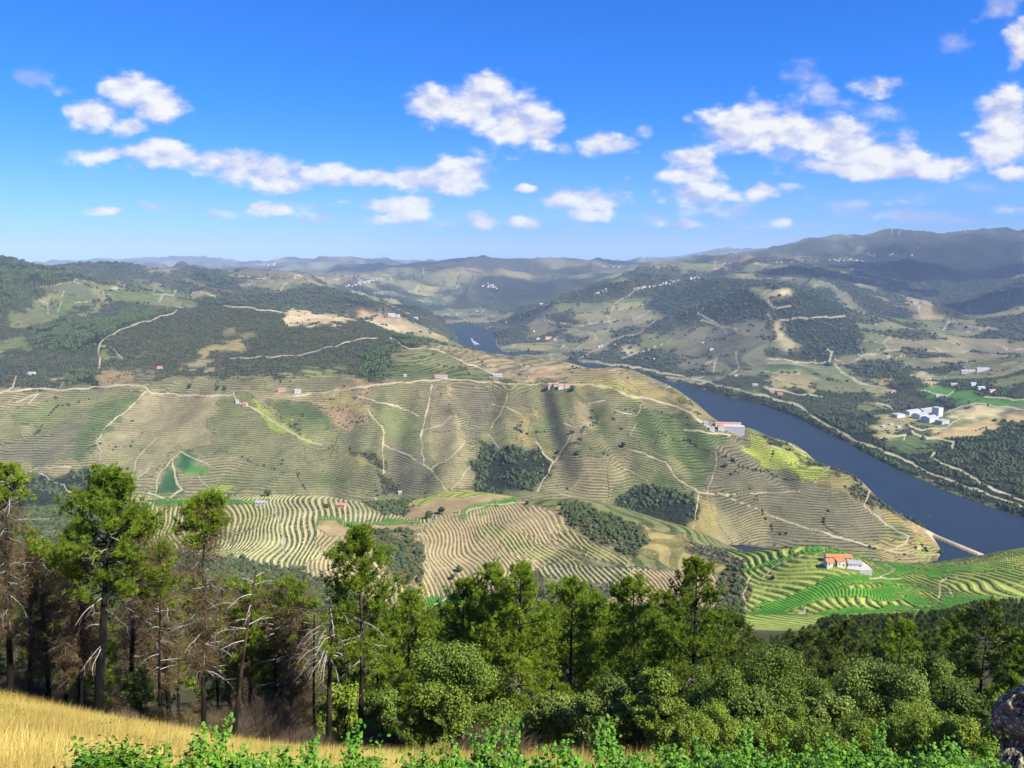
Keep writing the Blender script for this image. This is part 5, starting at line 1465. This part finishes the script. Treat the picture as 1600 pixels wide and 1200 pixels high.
M_TILE = tiles('orange_roof_tiles', (.42, .12, .045), (.66, .24, .10)); M_TILE2 = tiles('faded_red_roof_tiles', (.34, .13, .09), (.52, .24, .17)); M_SLATE = tiles('grey_sheet_roof', (.22, .22, .22), (.40, .39, .37)); M_PALE = tiles('white_sheet_roof', (.26, .27, .29), (.38, .385, .40))
M_DARK = plain('dark_window_glass', (.02, .022, .026), .25); M_YARD = plain('pale_yard_concrete', (.42, .39, .33)); M_WOOD = plain('wooden_door', (.12, .06, .03))
def box(x0, x1, y0, y1, z0, z1):
    v = np.array([(x, y, z) for x in (x0, x1) for y in (y0, y1) for z in (z0, z1)], float)
    return v, np.array([(0, 1, 3, 2), (4, 6, 7, 5), (0, 4, 5, 1), (2, 3, 7, 6), (0, 2, 6, 4), (1, 5, 7, 3)])
def house(name, px, py, L, W, H, rot, roof, wall, label, cat='house', Y=None, rise=.28, kind='gable', win=(4, 2), group=None, dx=0, dy=0, over=.35, base=None, dz=0, winrows=1):
    """L along its own x, W deep; front faces -y; rot in degrees"""
    if base is not None: x, y, z = base
    else: x, y, z = hit(px, py, 545 if Y is None else Y)
    a = math.radians(rot); ca, sa = math.cos(a), math.sin(a); x += dx * ca - dy * sa; y += dx * sa + dy * ca
    cx = np.array([-L / 2, L / 2, L / 2, -L / 2, 0]); cy = np.array([-W / 2, -W / 2, W / 2, W / 2, 0])
    zz = height(x + cx * ca - cy * sa, y + cx * sa + cy * ca); z = float(np.mean(zz)) * .5 + float(zz.max()) * .5 + dz; drop = z - float(zz.min()) + 1.0
    root = new_thing(name); put(root, x, y, z, a); tag(root, label, cat, group)
    hw, hl = W / 2, L / 2; wm = MB(); rz = W * rise
    v, f = box(-hl, hl, -hw, hw, -drop, H); wm.add(v, f)
    if kind == 'gable':
        for sx in (-hl, hl): wm.add([[sx, -hw, H], [sx, hw, H], [sx, 0, H + rz * .94]], [[0, 1, 2]])
    wo = wm.build('wall', wall, root); rm = MB(); o = over; t = .22
    if kind == 'gable':
        for s in (-1, 1):
            e = H - rz * o / hw
            top = [[-hl - o, s * (hw + o), e + .05], [hl + o, s * (hw + o), e + .05], [hl + o, 0, H + rz + .05], [-hl - o, 0, H + rz + .05]]
            rm.add(top + [[p[0], p[1], p[2] + t] for p in top], [(0, 1, 2, 3), (4, 7, 6, 5), (0, 4, 5, 1), (1, 5, 6, 2), (3, 2, 6, 7), (0, 3, 7, 4)])
    elif kind == 'hip':
        r = min(hw, hl) * .95; b = [[-hl - o, -hw - o, H + .03], [hl + o, -hw - o, H + .03], [hl + o, hw + o, H + .03], [-hl - o, hw + o, H + .03]]
        rm.add(b + [[-hl + r, 0, H + rz], [hl - r, 0, H + rz]] + [[p[0], p[1], p[2] - .2] for p in b], [(0, 1, 5, 4), (2, 3, 4, 5), (6, 9, 8, 7), (0, 6, 7, 1), (1, 7, 8, 2), (2, 8, 9, 3), (3, 9, 6, 0)]); rm.add([b[1], b[2], [hl - r, 0, H + rz]], [(0, 1, 2)]); rm.add([b[3], b[0], [-hl + r, 0, H + rz]], [(0, 1, 2)])
    elif kind == 'shed':
        p = [[-hl - o, -hw - o, H + .03], [hl + o, -hw - o, H + .03], [hl + o, hw + o, H + rz * 1.4], [-hl - o, hw + o, H + rz * 1.4]]
        rm.add(p + [[q[0], q[1], q[2] + t] for q in p], [(0, 3, 2, 1), (4, 5, 6, 7), (0, 1, 5, 4), (1, 2, 6, 5), (2, 3, 7, 6), (3, 0, 4, 7)])
    else:
        v, f = box(-hl - .2, hl + .2, -hw - .2, hw + .2, H + .01, H + .35); rm.add(v, f)
    rm.build('roof', roof, root)
    if win:
        nf, ns = win
        for side, n_, span, off in (('f', nf, L, -hw), ('l', ns, W, -hl), ('r', ns, W, hl)):
            for r_ in range(winrows):
                zc = H * (r_ + .55) / winrows
                for k in range(n_):
                    c = -span / 2 + span * (k + .5) / n_; ww, wh = min(1.2, span / n_ * .42) * .5, min(1.4, H / winrows * .45) * .5
                    w = MB(); door = (side == 'f' and k == n_ // 2 and r_ == 0)
                    z0, z1 = (0.0, min(2.3, H * .7)) if door else (zc - wh, zc + wh)
                    if side == 'f': v, f = box(c - ww, c + ww, off - .06, off + .02, z0, z1)
                    elif side == 'l': v, f = box(off - .06, off + .02, c - ww, c + ww, z0, z1)
                    else: v, f = box(off - .02, off + .06, c - ww, c + ww, z0, z1)
                    w.add(v, f); w.build('door' if door else 'window', M_WOOD if door else M_DARK, root)
    return root
# the tiled farm on the green terraces (a group of buildings round a pale yard)
fx, fy, fz = hit(1320, 884, 545)
ut = 1.0
def farm(dx, dy, *a, **k): return house('farm_building', 0, 0, *a, base=(fx + dx, fy + dy, fz), **k)
farm(-1.5, 12, 24, 6.5, 3.6, -4, M_TILE, M_WHITE, 'long orange tiled farm wing at the back of the terraced farm', cat='farmhouse', win=(6, 1), kind='gable', dz=.8)
farm(-15, -1, 8.5, 8, 3.8, 4, M_TILE, M_WHITE, 'small orange tiled farmhouse with white gable, leftmost on the terraces', cat='farmhouse', win=(2, 2), dz=.4)
farm(-6.2, -1, 8, 10, 5.0, 4, M_TILE, M_CREAM, 'tall cream farmhouse with orange tiles in the middle of the terraced farm', cat='farmhouse', win=(2, 2), kind='shed', rise=.12, dz=.5)
farm(8.5, 0, 12, 11, 4.2, -10, M_SLATE, M_WHITE, 'grey roofed white farm barn on the right of the pale yard', cat='barn', win=(3, 2), rise=.15, dz=.4)
yd = MB(); g = []
for (dx, dy) in [(-3, -10), (8, -14), (20, -13), (21, -3), (19, 8), (8, 9), (1, 5), (1, -5)]: g.append((fx + dx, fy + dy, float(height(fx + dx, fy + dy))))
zt = max(p[2] for p in g) + .35; n8 = len(g)
yd.add([(p[0], p[1], zt) for p in g] + [(p[0], p[1], p[2] - 1.5) for p in g] , [(i, (i + 1) % n8, (i + 1) % n8 + n8, i + n8) for i in range(n8)])
yd.add([(p[0], p[1], zt) for p in g] + [(fx + 9, fy - 3, zt)], [(i, (i + 1) % n8, n8) for i in range(n8)])
y_ = yd.build('farm_yard', M_YARD); y_['kind'] = 'structure'
# estate on the spur above the river
house('winery', 1145, 676, 52, 16, 8, -6, M_GREYW, M_GREYW, 'modern grey winery with a long red roofed strip above the river', 'winery', win=(8, 2), kind='flat')
house('winery', 1137, 671, 60, 10, 10.5, -4, M_TILE2, M_WHITE, 'long red roofed hall behind the grey winery above the river', 'winery', win=None, rise=.25)
house('house', 1126, 671, 14, 12, 8.5, -4, M_TILE, M_WHITE, 'white house with orange hipped roof left of the grey winery', win=(3, 2), kind='hip')
house('house', 1112, 673, 12, 9, 6, -4, M_PALE, M_WHITE, 'white flat-roofed house, second from the left at the river estate', win=(3, 2), kind='flat')
house('shed', 1103, 664, 11, 8, 5, -10, M_PALE, M_WHITE, 'white shed left of the sandy track at the river estate', 'shed', win=(1, 1), kind='shed', rise=.1)
# houses along the crest road
for (px, py, L, W, H, r, rf, wl, lb, kd) in [
    (689, 590, 34, 11, 5, -3, M_TILE2, M_WHITE, 'long low red roofed building above the crest road', 'gable'),
    (778, 588, 26, 10, 5, -2, M_PALE, M_WHITE, 'long white roofed building above the crest road', 'gable'),
    (860, 605, 13, 10, 6, 5, M_TILE2, M_PINK, 'pink house, leftmost of the crest hamlet', 'gable'),
    (869, 603, 12, 9, 5, -8, M_TILE2, M_CREAM, 'cream house in the crest hamlet', 'gable'),
    (877, 607, 16, 10, 6, 3, M_TILE2, M_WHITE, 'white house with faded tiles in the crest hamlet', 'gable'),
    (886, 605, 12, 10, 6, -3, M_TILE, M_CREAM, 'bright orange roofed house, rightmost of the crest hamlet', 'hip'),
    (633, 588, 8, 6, 4, 0, M_PALE, M_WHITE, 'small white hut left of the red roofed building', 'gable'),
    (465, 613, 15, 9, 5, 2, M_PALE, M_WHITE, 'long white house below the country road', 'gable'),
    (440, 611, 18, 8, 4.5, 5, M_TILE2, M_PINK, 'long brick coloured shed left of the white house below the road', 'gable'),
    (383, 634, 12, 9, 5.5, -10, M_TILE, M_PINK, 'orange roofed house at the start of the dividing track', 'gable'),
    (371, 629, 8, 7, 5, 10, M_TILE2, M_WHITE, 'small white house above the orange roofed one', 'gable'),
    (50, 586, 18, 10, 6, 0, M_PALE, M_WHITE, 'white house by the country road at the far left', 'gable'),
    (250, 577, 14, 10, 6, 12, M_TILE2, M_PINK, 'pinkish house at the foot of the wooded hill', 'gable'),
    (535, 792, 8.5, 7, 3.6, -12, M_TILE2, M_PINK, 'pink-walled house with red roof on the left striped hill', 'gable'),
    (625, 771, 8, 6, 3.2, 10, M_SLATE, M_GREYW, 'grey stone hut in the hollow between the slopes', 'gable'),
    (407, 789, 13, 4, 2.5, 0, M_SLATE, M_GREYW, 'long low grey shed on the crest of the left striped hill', 'shed'),
    (1434, 857, 8, 6, 4, 15, M_TILE, M_WHITE, 'orange roofed cottage on the spur tip, left one', 'gable'),
    (1445, 853, 7, 5, 4, -10, M_TILE, M_CREAM, 'orange roofed cottage on the spur tip, right one', 'gable')]:
    house('house', px, py, L, W, H, r, rf, wl, lb, win=(max(2, int(L / 4)), 2), kind=kd)
# white winery sheds on the low ground, and buildings near them
for (px, py, L, W, H, r, rf, wl, lb, kd) in [
    (1424, 648, 62, 30, 11, 28, M_PALE, M_WHITE, 'white warehouse, leftmost of the big white winery', 'gable'),
    (1437, 653, 44, 30, 13, 28, M_SLATE, M_WHITE, 'white warehouse with grey roof at the front left of the big winery', 'gable'),
    (1452, 658, 46, 32, 13, 28, M_PALE, M_WHITE, 'white warehouse in the middle of the big winery', 'gable'),
    (1449, 645, 84, 28, 12, 28, M_SLATE, M_GREYW, 'long grey warehouse at the back of the big winery', 'gable'),
    (1464, 651, 24, 24, 30, 28, M_PALE, M_WHITE, 'tall white tower block of the big winery', 'flat'),
    (1472, 661, 38, 24, 11, 28, M_SLATE, M_GREYW, 'grey tank house at the right of the big winery', 'flat'),
    (1403, 651, 34, 26, 10, 20, M_PALE, M_WHITE, 'white square building left of the big tree by the winery', 'flat')]:
    house('warehouse', px, py, L, W, H, r, rf, wl, lb, 'warehouse', win=(5, 2), kind=kd, rise=.16, Y=1900)
for (px, py, L, W, H, r, rf, wl, lb, kd) in [
    (1380, 667, 14, 9, 4, 20, M_GREYW, M_GREYW, 'ruined pale shed in the quarry yard, left', 'flat'), (1392, 664, 16, 8, 4, 30, M_PALE, M_GREYW, 'pale shed in the quarry yard, middle', 'flat'), (1404, 668, 12, 9, 5, 10, M_GREYW, M_WHITE, 'pale shed in the quarry yard, right', 'flat'),
    (1219, 617, 20, 11, 6, -15, M_TILE, M_WHITE, 'orange roofed house by the far bank road', 'gable'), (1206, 614, 18, 10, 6, -15, M_TILE2, M_CREAM, 'faded roofed house by the far bank road', 'gable'), (1180, 603, 22, 12, 6, -15, M_PALE, M_WHITE, 'white roofed building by the far bank at the sand pit', 'gable'),
    (1150, 588, 14, 10, 6, 0, M_TILE2, M_CREAM, 'cream house alone above the far bank', 'gable'), (1395, 613, 16, 10, 5, 0, M_TILE, M_WHITE, 'small white house with orange roof below the terraced knoll', 'gable'),
    (1112, 547, 22, 11, 7, 0, M_TILE2, M_WHITE, 'white manor on the far slope, above the river', 'hip'), (1098, 536, 12, 9, 5, 0, M_TILE2, M_WHITE, 'little white house above the manor', 'gable'),
    (1512, 583, 60, 16, 6, -4, M_SLATE, M_GREYW, 'long dark roofed farm shed under the right hill, left', 'gable'), (1535, 580, 50, 14, 7, -4, M_PALE, M_WHITE, 'long white farm shed under the right hill, right', 'gable'),
    (1520, 602, 24, 14, 6, 10, M_PALE, M_WHITE, 'white farm building in the clump, front left', 'gable'), (1532, 608, 30, 14, 6, 10, M_PALE, M_WHITE, 'white farm building in the clump, front middle', 'gable'), (1550, 612, 26, 12, 5, 10, M_TILE2, M_CREAM, 'cream farm building in the clump, front right', 'gable'), (1490, 602, 26, 10, 5, 0, M_SLATE, M_GREYW, 'low grey shed at the edge of the green field', 'gable'),
    (1465, 620, 16, 10, 6, 0, M_SLATE, M_CREAM, 'stone house below the green field', 'gable'),
    (857, 530, 40, 16, 9, 0, M_TILE, M_WHITE, 'white manor with orange roof near the river bend', 'gable'), (841, 531, 24, 14, 7, 5, M_PALE, M_WHITE, 'white annexe left of the manor near the river bend', 'gable'), (868, 532, 18, 12, 6, -8, M_TILE2, M_WHITE, 'small white annexe right of the manor near the river bend', 'gable'),
    (612, 494, 40, 16, 8, 0, M_PALE, M_WHITE, 'white farm above the far river slope, left', 'gable'), (622, 495, 22, 14, 8, 0, M_PALE, M_WHITE, 'white farm above the far river slope, middle', 'gable'), (650, 499, 24, 12, 8, 0, M_PALE, M_WHITE, 'white house standing alone right of the far white farm', 'gable'),
    (745, 487, 24, 14, 8, 0, M_PALE, M_WHITE, 'white house on the hill behind the river bend', 'gable'), (846, 476, 30, 14, 8, 0, M_PALE, M_WHITE, 'white house below the far right village', 'gable')]:
    house('house', px, py, L, W, H, r, rf, wl, lb, win=(3, 1), kind=kd, Y=1900)

# villages far away: small white houses, one prototype per colour, copied
rng = np.random.default_rng(88)
def vproto(roof, wall, name='village_house'):
    root = new_thing(name); L, W, H = 16, 11, 8; wm = MB(); v, f = box(-8, 8, -5.5, 5.5, -8, H); wm.add(v, f)
    for sx in (-8, 8): wm.add([[sx, -5.5, H], [sx, 5.5, H], [sx, 0, H + 2.6]], [[0, 1, 2]])
    wm.build('wall', wall, root); rm = MB()
    for s in (-1, 1):
        top = [[-8.4, s * 6.0, H - .15], [8.4, s * 6.0, H - .15], [8.4, 0, H + 2.8], [-8.4, 0, H + 2.8]]
        rm.add(top + [[p[0], p[1], p[2] + .3] for p in top], [(0, 1, 2, 3), (4, 7, 6, 5), (0, 4, 5, 1), (1, 5, 6, 2), (3, 2, 6, 7), (0, 3, 7, 4)])
    rm.build('roof', roof, root); return root
VP = [vproto(M_TILE2, M_WHITE), vproto(M_PALE, M_WHITE), vproto(M_TILE, M_CREAM)]; vused = set()
VILL = [("small white houses strung along the middle of the right hill", [(987, 452), (1020, 447), (1050, 441), (1095, 433)], 34, 2.0, 4500, 1.1),
        ("white houses of the ridge-top village on the right", [(1272, 408), (1310, 406), (1350, 409), (1390, 414)], 36, 1.6, 5500, 1.35),
        ("white houses at the left end of the right ridge", [(1195, 411), (1225, 410), (1250, 411)], 9, 1.0, 5000, 1.2),
        ("white houses in the shade above the ridge-top village", [(1355, 399), (1425, 400)], 10, 1.5, 7000, 1.5),
        ("white houses of the village on the far left spur", [(535, 451), (560, 443), (590, 437)], 30, 2.2, 6000, 1.25),
        ("white houses of the village in the valley behind the river bend", [(752, 444), (765, 446), (778, 448)], 18, 3.0, 6500, 1.35),
        ("scattered white houses on the near end of the right hill", [(925, 462), (935, 458), (952, 452)], 8, 2.0, 4500, 1.0),
        ("white houses on the distant left mountain", [(408, 413), (432, 413)], 8, 2.0, 12000, 2.6),
        ("white houses in the haze right of the dark mountain", [(940, 417), (968, 418)], 8, 1.5, 9000, 1.8),
        ("white houses on the top of the right hill", [(1103, 411), (1122, 411), (1160, 417)], 8, 1.5, 5000, 1.0),
        ("white houses dotted on the lower far bank", [(790, 505), (830, 512), (850, 545), (905, 540), (960, 545), (1040, 560)], 12, 5.0, 3500, .9)]
for gname, line, n, jit, ymin, sc in VILL:
    d = np.linspace(0, 1, len(line)); xs = [p[0] for p in line]; ys = [p[1] for p in line]
    for k in range(n):
        f = rng.uniform(0, 1); px = np.interp(f, d, xs) + rng.normal(0, jit); py = np.interp(f, d, ys) + rng.normal(0, jit * .6)
        x, y, z = hit(px, py, ymin); q = int(rng.choice([0, 1, 2], p=[.45, .4, .15])); o = VP[q] if q not in vused else copy_tree(VP[q]); vused.add(q)
        put(o, x, y, z, rng.uniform(-.6, .6), sc * rng.uniform(.5, 1.0))
        tag(o, 'one of the ' + gname, 'house', gname)

# ------------------------------------------------------------ wind turbines, mast, boat, poles
M_STEEL = plain('painted_steel', (.62, .62, .63), .5, .3, .05); M_GALV = plain('galvanised_steel', (.30, .31, .32), .6, .5, .1); M_HULL = plain('boat_hull', (.78, .78, .76), .4)
def turbine(px, py, Htot, seed, label):
    x, y, z = hit(px, py, 7000); root = new_thing('wind_turbine'); mb = MB(); mb.tube([[0, 0, -5], [0, 0, Htot * .4], [0, 0, Htot]], [4.2, 3.4, 2.4], 10); mb.build('tower', M_STEEL, root, smooth=True)
    nb = MB(); v, f = box(-2.6, 2.6, -6, 7, Htot - 2.2, Htot + 2.6); nb.add(v, f); nb.build('nacelle', M_STEEL, root); hb = MB(); v, f = icosphere(2); hb.add(v * [2.4, 3, 2.4] + [0, -7, Htot], f); hb.build('hub', M_STEEL, root)
    for k in range(3):
        a = seed + k * 2.0944; L = Htot * .56; b = MB(); d = np.array([math.cos(a), 0, math.sin(a)]); s = np.array([-math.sin(a), 0, math.cos(a)]); r = np.linspace(0, 1, 7)
        c = np.array([0, -7.6, Htot]) + d * (r * L)[:, None]; w = np.interp(r, [0, .15, .3, 1], [1.2, 2.8, 2.6, .6])[:, None]
        V = np.concatenate([c - s * w + [0, .5, 0], c + s * w * .6 + [0, .5, 0], c + [0, -.7, 0]]); Fq = []
        for i in range(6): Fq += [(i, i + 1, 8 + i, 7 + i), (7 + i, 8 + i, 15 + i, 14 + i), (14 + i, 15 + i, i + 1, i)]
        b.add(V, Fq); b.build('blade', M_STEEL, root)
    put(root, x, y, z, .2); tag(root, label, 'wind turbine')
turbine(1486, 364, 78, .5, 'wind turbine on the right ridge, left of the close pair'); turbine(1508, 364, 84, 1.3, 'wind turbine on the right ridge, right of the close pair')
turbine(1393, 368, 88, .9, 'pale wind turbine further left on the right ridge'); turbine(1405, 368, 70, .2, 'smaller pale wind turbine beside the further left one')
def lattice(px, py, Ht, W, ymin, label, s=1.0, name='transmission_tower', t=.5):
    x, y, z = hit(px, py, ymin); root = new_thing(name); mb = MB()
    for sx, sy in ((-1, -1), (1, -1), (1, 1), (-1, 1)): mb.tube([[sx * W, sy * W, -2], [sx * W * .25, sy * W * .25, Ht]], [t, t * .6], 4)
    for k in range(7):
        z0 = Ht * k / 7; z1 = Ht * (k + 1) / 7; w0_ = W * (1 - .75 * z0 / Ht); w1_ = W * (1 - .75 * z1 / Ht)
        for (a, b) in (((-1, -1), (1, -1)), ((1, -1), (1, 1)), ((1, 1), (-1, 1)), ((-1, 1), (-1, -1))):
            mb.tube([[a[0] * w0_, a[1] * w0_, z0], [b[0] * w1_, b[1] * w1_, z1]], [t * .5] * 2, 3)
    mb.build('lattice_mast', M_GALV, root)
    for k in (.72, .84, .96):
        ab = MB(); v, f = box(-W * 1.3, W * 1.3, -t * .8, t * .8, Ht * k, Ht * k + t * 2); ab.add(v, f); ab.build('cross_arm', M_GALV, root)
    put(root, x, y, z, .3); tag(root, label, 'pylon')
lattice(661, 429, 75, 9, 6000, 'tall lattice pylon on the far hill behind the river bend', t=1.6)
def pole(px, py, Ht, ymin, label, r=.22):
    x, y, z = hit(px, py, ymin); root = new_thing('power_pole'); mb = MB(); mb.tube([[0, 0, -1], [0, 0, Ht]], [r, r * .7], 6); mb.build('pole', M_GALV, root)
    ab = MB(); v, f = box(-1.1, 1.1, -.1, .1, Ht - .9, Ht - .6); ab.add(v, f); ab.build('cross_arm', M_GALV, root); put(root, x, y, z, .4); tag(root, label, 'power pole')
pole(927, 882, 11, 560, 'pale power pole among the near striped vineyards'); pole(632, 940, 10, 560, 'power pole with cross arm beside the tall green pine')
pole(332, 536, 17, 2000, 'thin pole on the wooded hill, left one', .5); pole(382, 533, 15, 2000, 'thin pole on the wooded hill, right one', .5); pole(718, 557, 14, 2000, 'thin pole in the field behind the crest', .5); pole(815, 590, 16, 1900, 'thin pole right of the crest buildings', .5)
# boat under way with its wash
bx_, by_ = ground_z0(737, 531); boat = new_thing('river_boat'); hb = MB(); n_ = 9; tt_ = np.linspace(0, 1, n_)
prof = np.interp(tt_, [0, .15, .6, 1], [4.2, 5, 4.6, .3]); V = []
for zz_, k in ((-1.0, .7), (2.6, 1.0)):
    for s in (-1, 1): V += [(t_ * 46 - 23, s * p_ * k, zz_) for t_, p_ in zip(tt_, prof)]
Fq = []
for i in range(n_ - 1):
    Fq += [(i, i + 1, 2 * n_ + i + 1, 2 * n_ + i), (n_ + i, 3 * n_ + i, 3 * n_ + i + 1, n_ + i + 1), (2 * n_ + i, 2 * n_ + i + 1, 3 * n_ + i + 1, 3 * n_ + i)]
hb.add(V, Fq); hb.build('hull', M_HULL, boat)
cb_ = MB(); v, f = box(-19, 11, -3.8, 3.8, 2.6, 6.2); cb_.add(v, f); cb_.build('cabin', M_WHITE, boat); cr_ = MB(); v, f = box(-20, 12, -4.2, 4.2, 6.25, 6.7); cr_.add(v, f); cr_.build('cabin_roof', M_PALE, boat)
for k in range(6): wv_ = MB(); v, f = box(-17 + k * 4.6, -14 + k * 4.6, -3.9, -3.78, 3.7, 5.2); wv_.add(v, f); wv_.build('window', M_DARK, boat)
put(boat, bx_, by_, .2, 1.75, 1.25); tag(boat, 'white river boat under way in the far reach of the river', 'boat')
m_foam, nn = mat('boat_wash'); ps = nn.node('ShaderNodeNewGeometry').outputs['Position']; fz_ = nn.ss(nn.noise(ps, .12, 4, .7), .42, .6)
pf = nn.node('ShaderNodeBsdfPrincipled', None, Base_Color=(.55, .6, .65, 1), Roughness=.8); tp_ = nn.node('ShaderNodeBsdfTransparent'); nn.node('ShaderNodeOutputMaterial', None, Surface=nn.node('ShaderNodeMixShader', None, i0=fz_, i1=tp_.outputs[0], i2=pf.outputs[0]).outputs[0])
a_ = 1.75; dv = np.array([math.cos(a_), math.sin(a_)]); sv = np.array([-dv[1], dv[0]]); base_ = np.array([bx_, by_]) - dv * 24
wk = np.array([[*(base_ + dv * 20 - sv * 5), .15], [*(base_ + dv * 20 + sv * 5), .15], [*(base_ - dv * 260 + sv * 20), .12], [*(base_ - dv * 260 - sv * 20), .12]])
wk_o = build_mesh('boat_wash', wk, np.array([(0, 1, 2, 3)]), m_foam); wk_o['kind'] = 'stuff'

# ------------------------------------------------------------ clouds high up on the right, outside the view, whose shadows fall on the far hills
m_cl, nc = mat('cloud_vapour'); finish(nc, (.85, .85, .88, 1), 1.0, None, 0)
def shade_cloud(tx, ty, tz, up, rx, ry, seed):
    k = up / SUN[2]; c = np.array([tx, ty, tz]) + SUN * k; rng = np.random.default_rng(seed); mb = MB(); v, f = icosphere(2)
    for q in range(16):
        p = rng.normal(0, .45, 3) * [rx, ry, 0] ; r = rng.uniform(.28, .5)
        mb.add((v * (1 + .2 * rng.uniform(-1, 1, (len(v), 1)))) * [rx * r, ry * r, min(rx, ry) * r * .5] + p + c, f)
    o = mb.build('clouds', m_cl, smooth=True); o['kind'] = 'structure'
for (px, py, ymin, up, rx, ry, sd) in [(1500, 425, 6000, 3600, 1500, 1000, 1), (1310, 430, 4500, 3600, 700, 300, 3), (1385, 443, 4500, 3600, 420, 260, 4), (720, 406, 10500, 8500, 2600, 900, 5), (1590, 450, 5500, 3600, 400, 300, 7)]:
    x, y, z = hit(px, py, ymin); shade_cloud(x, y, z, up, rx, ry, sd)
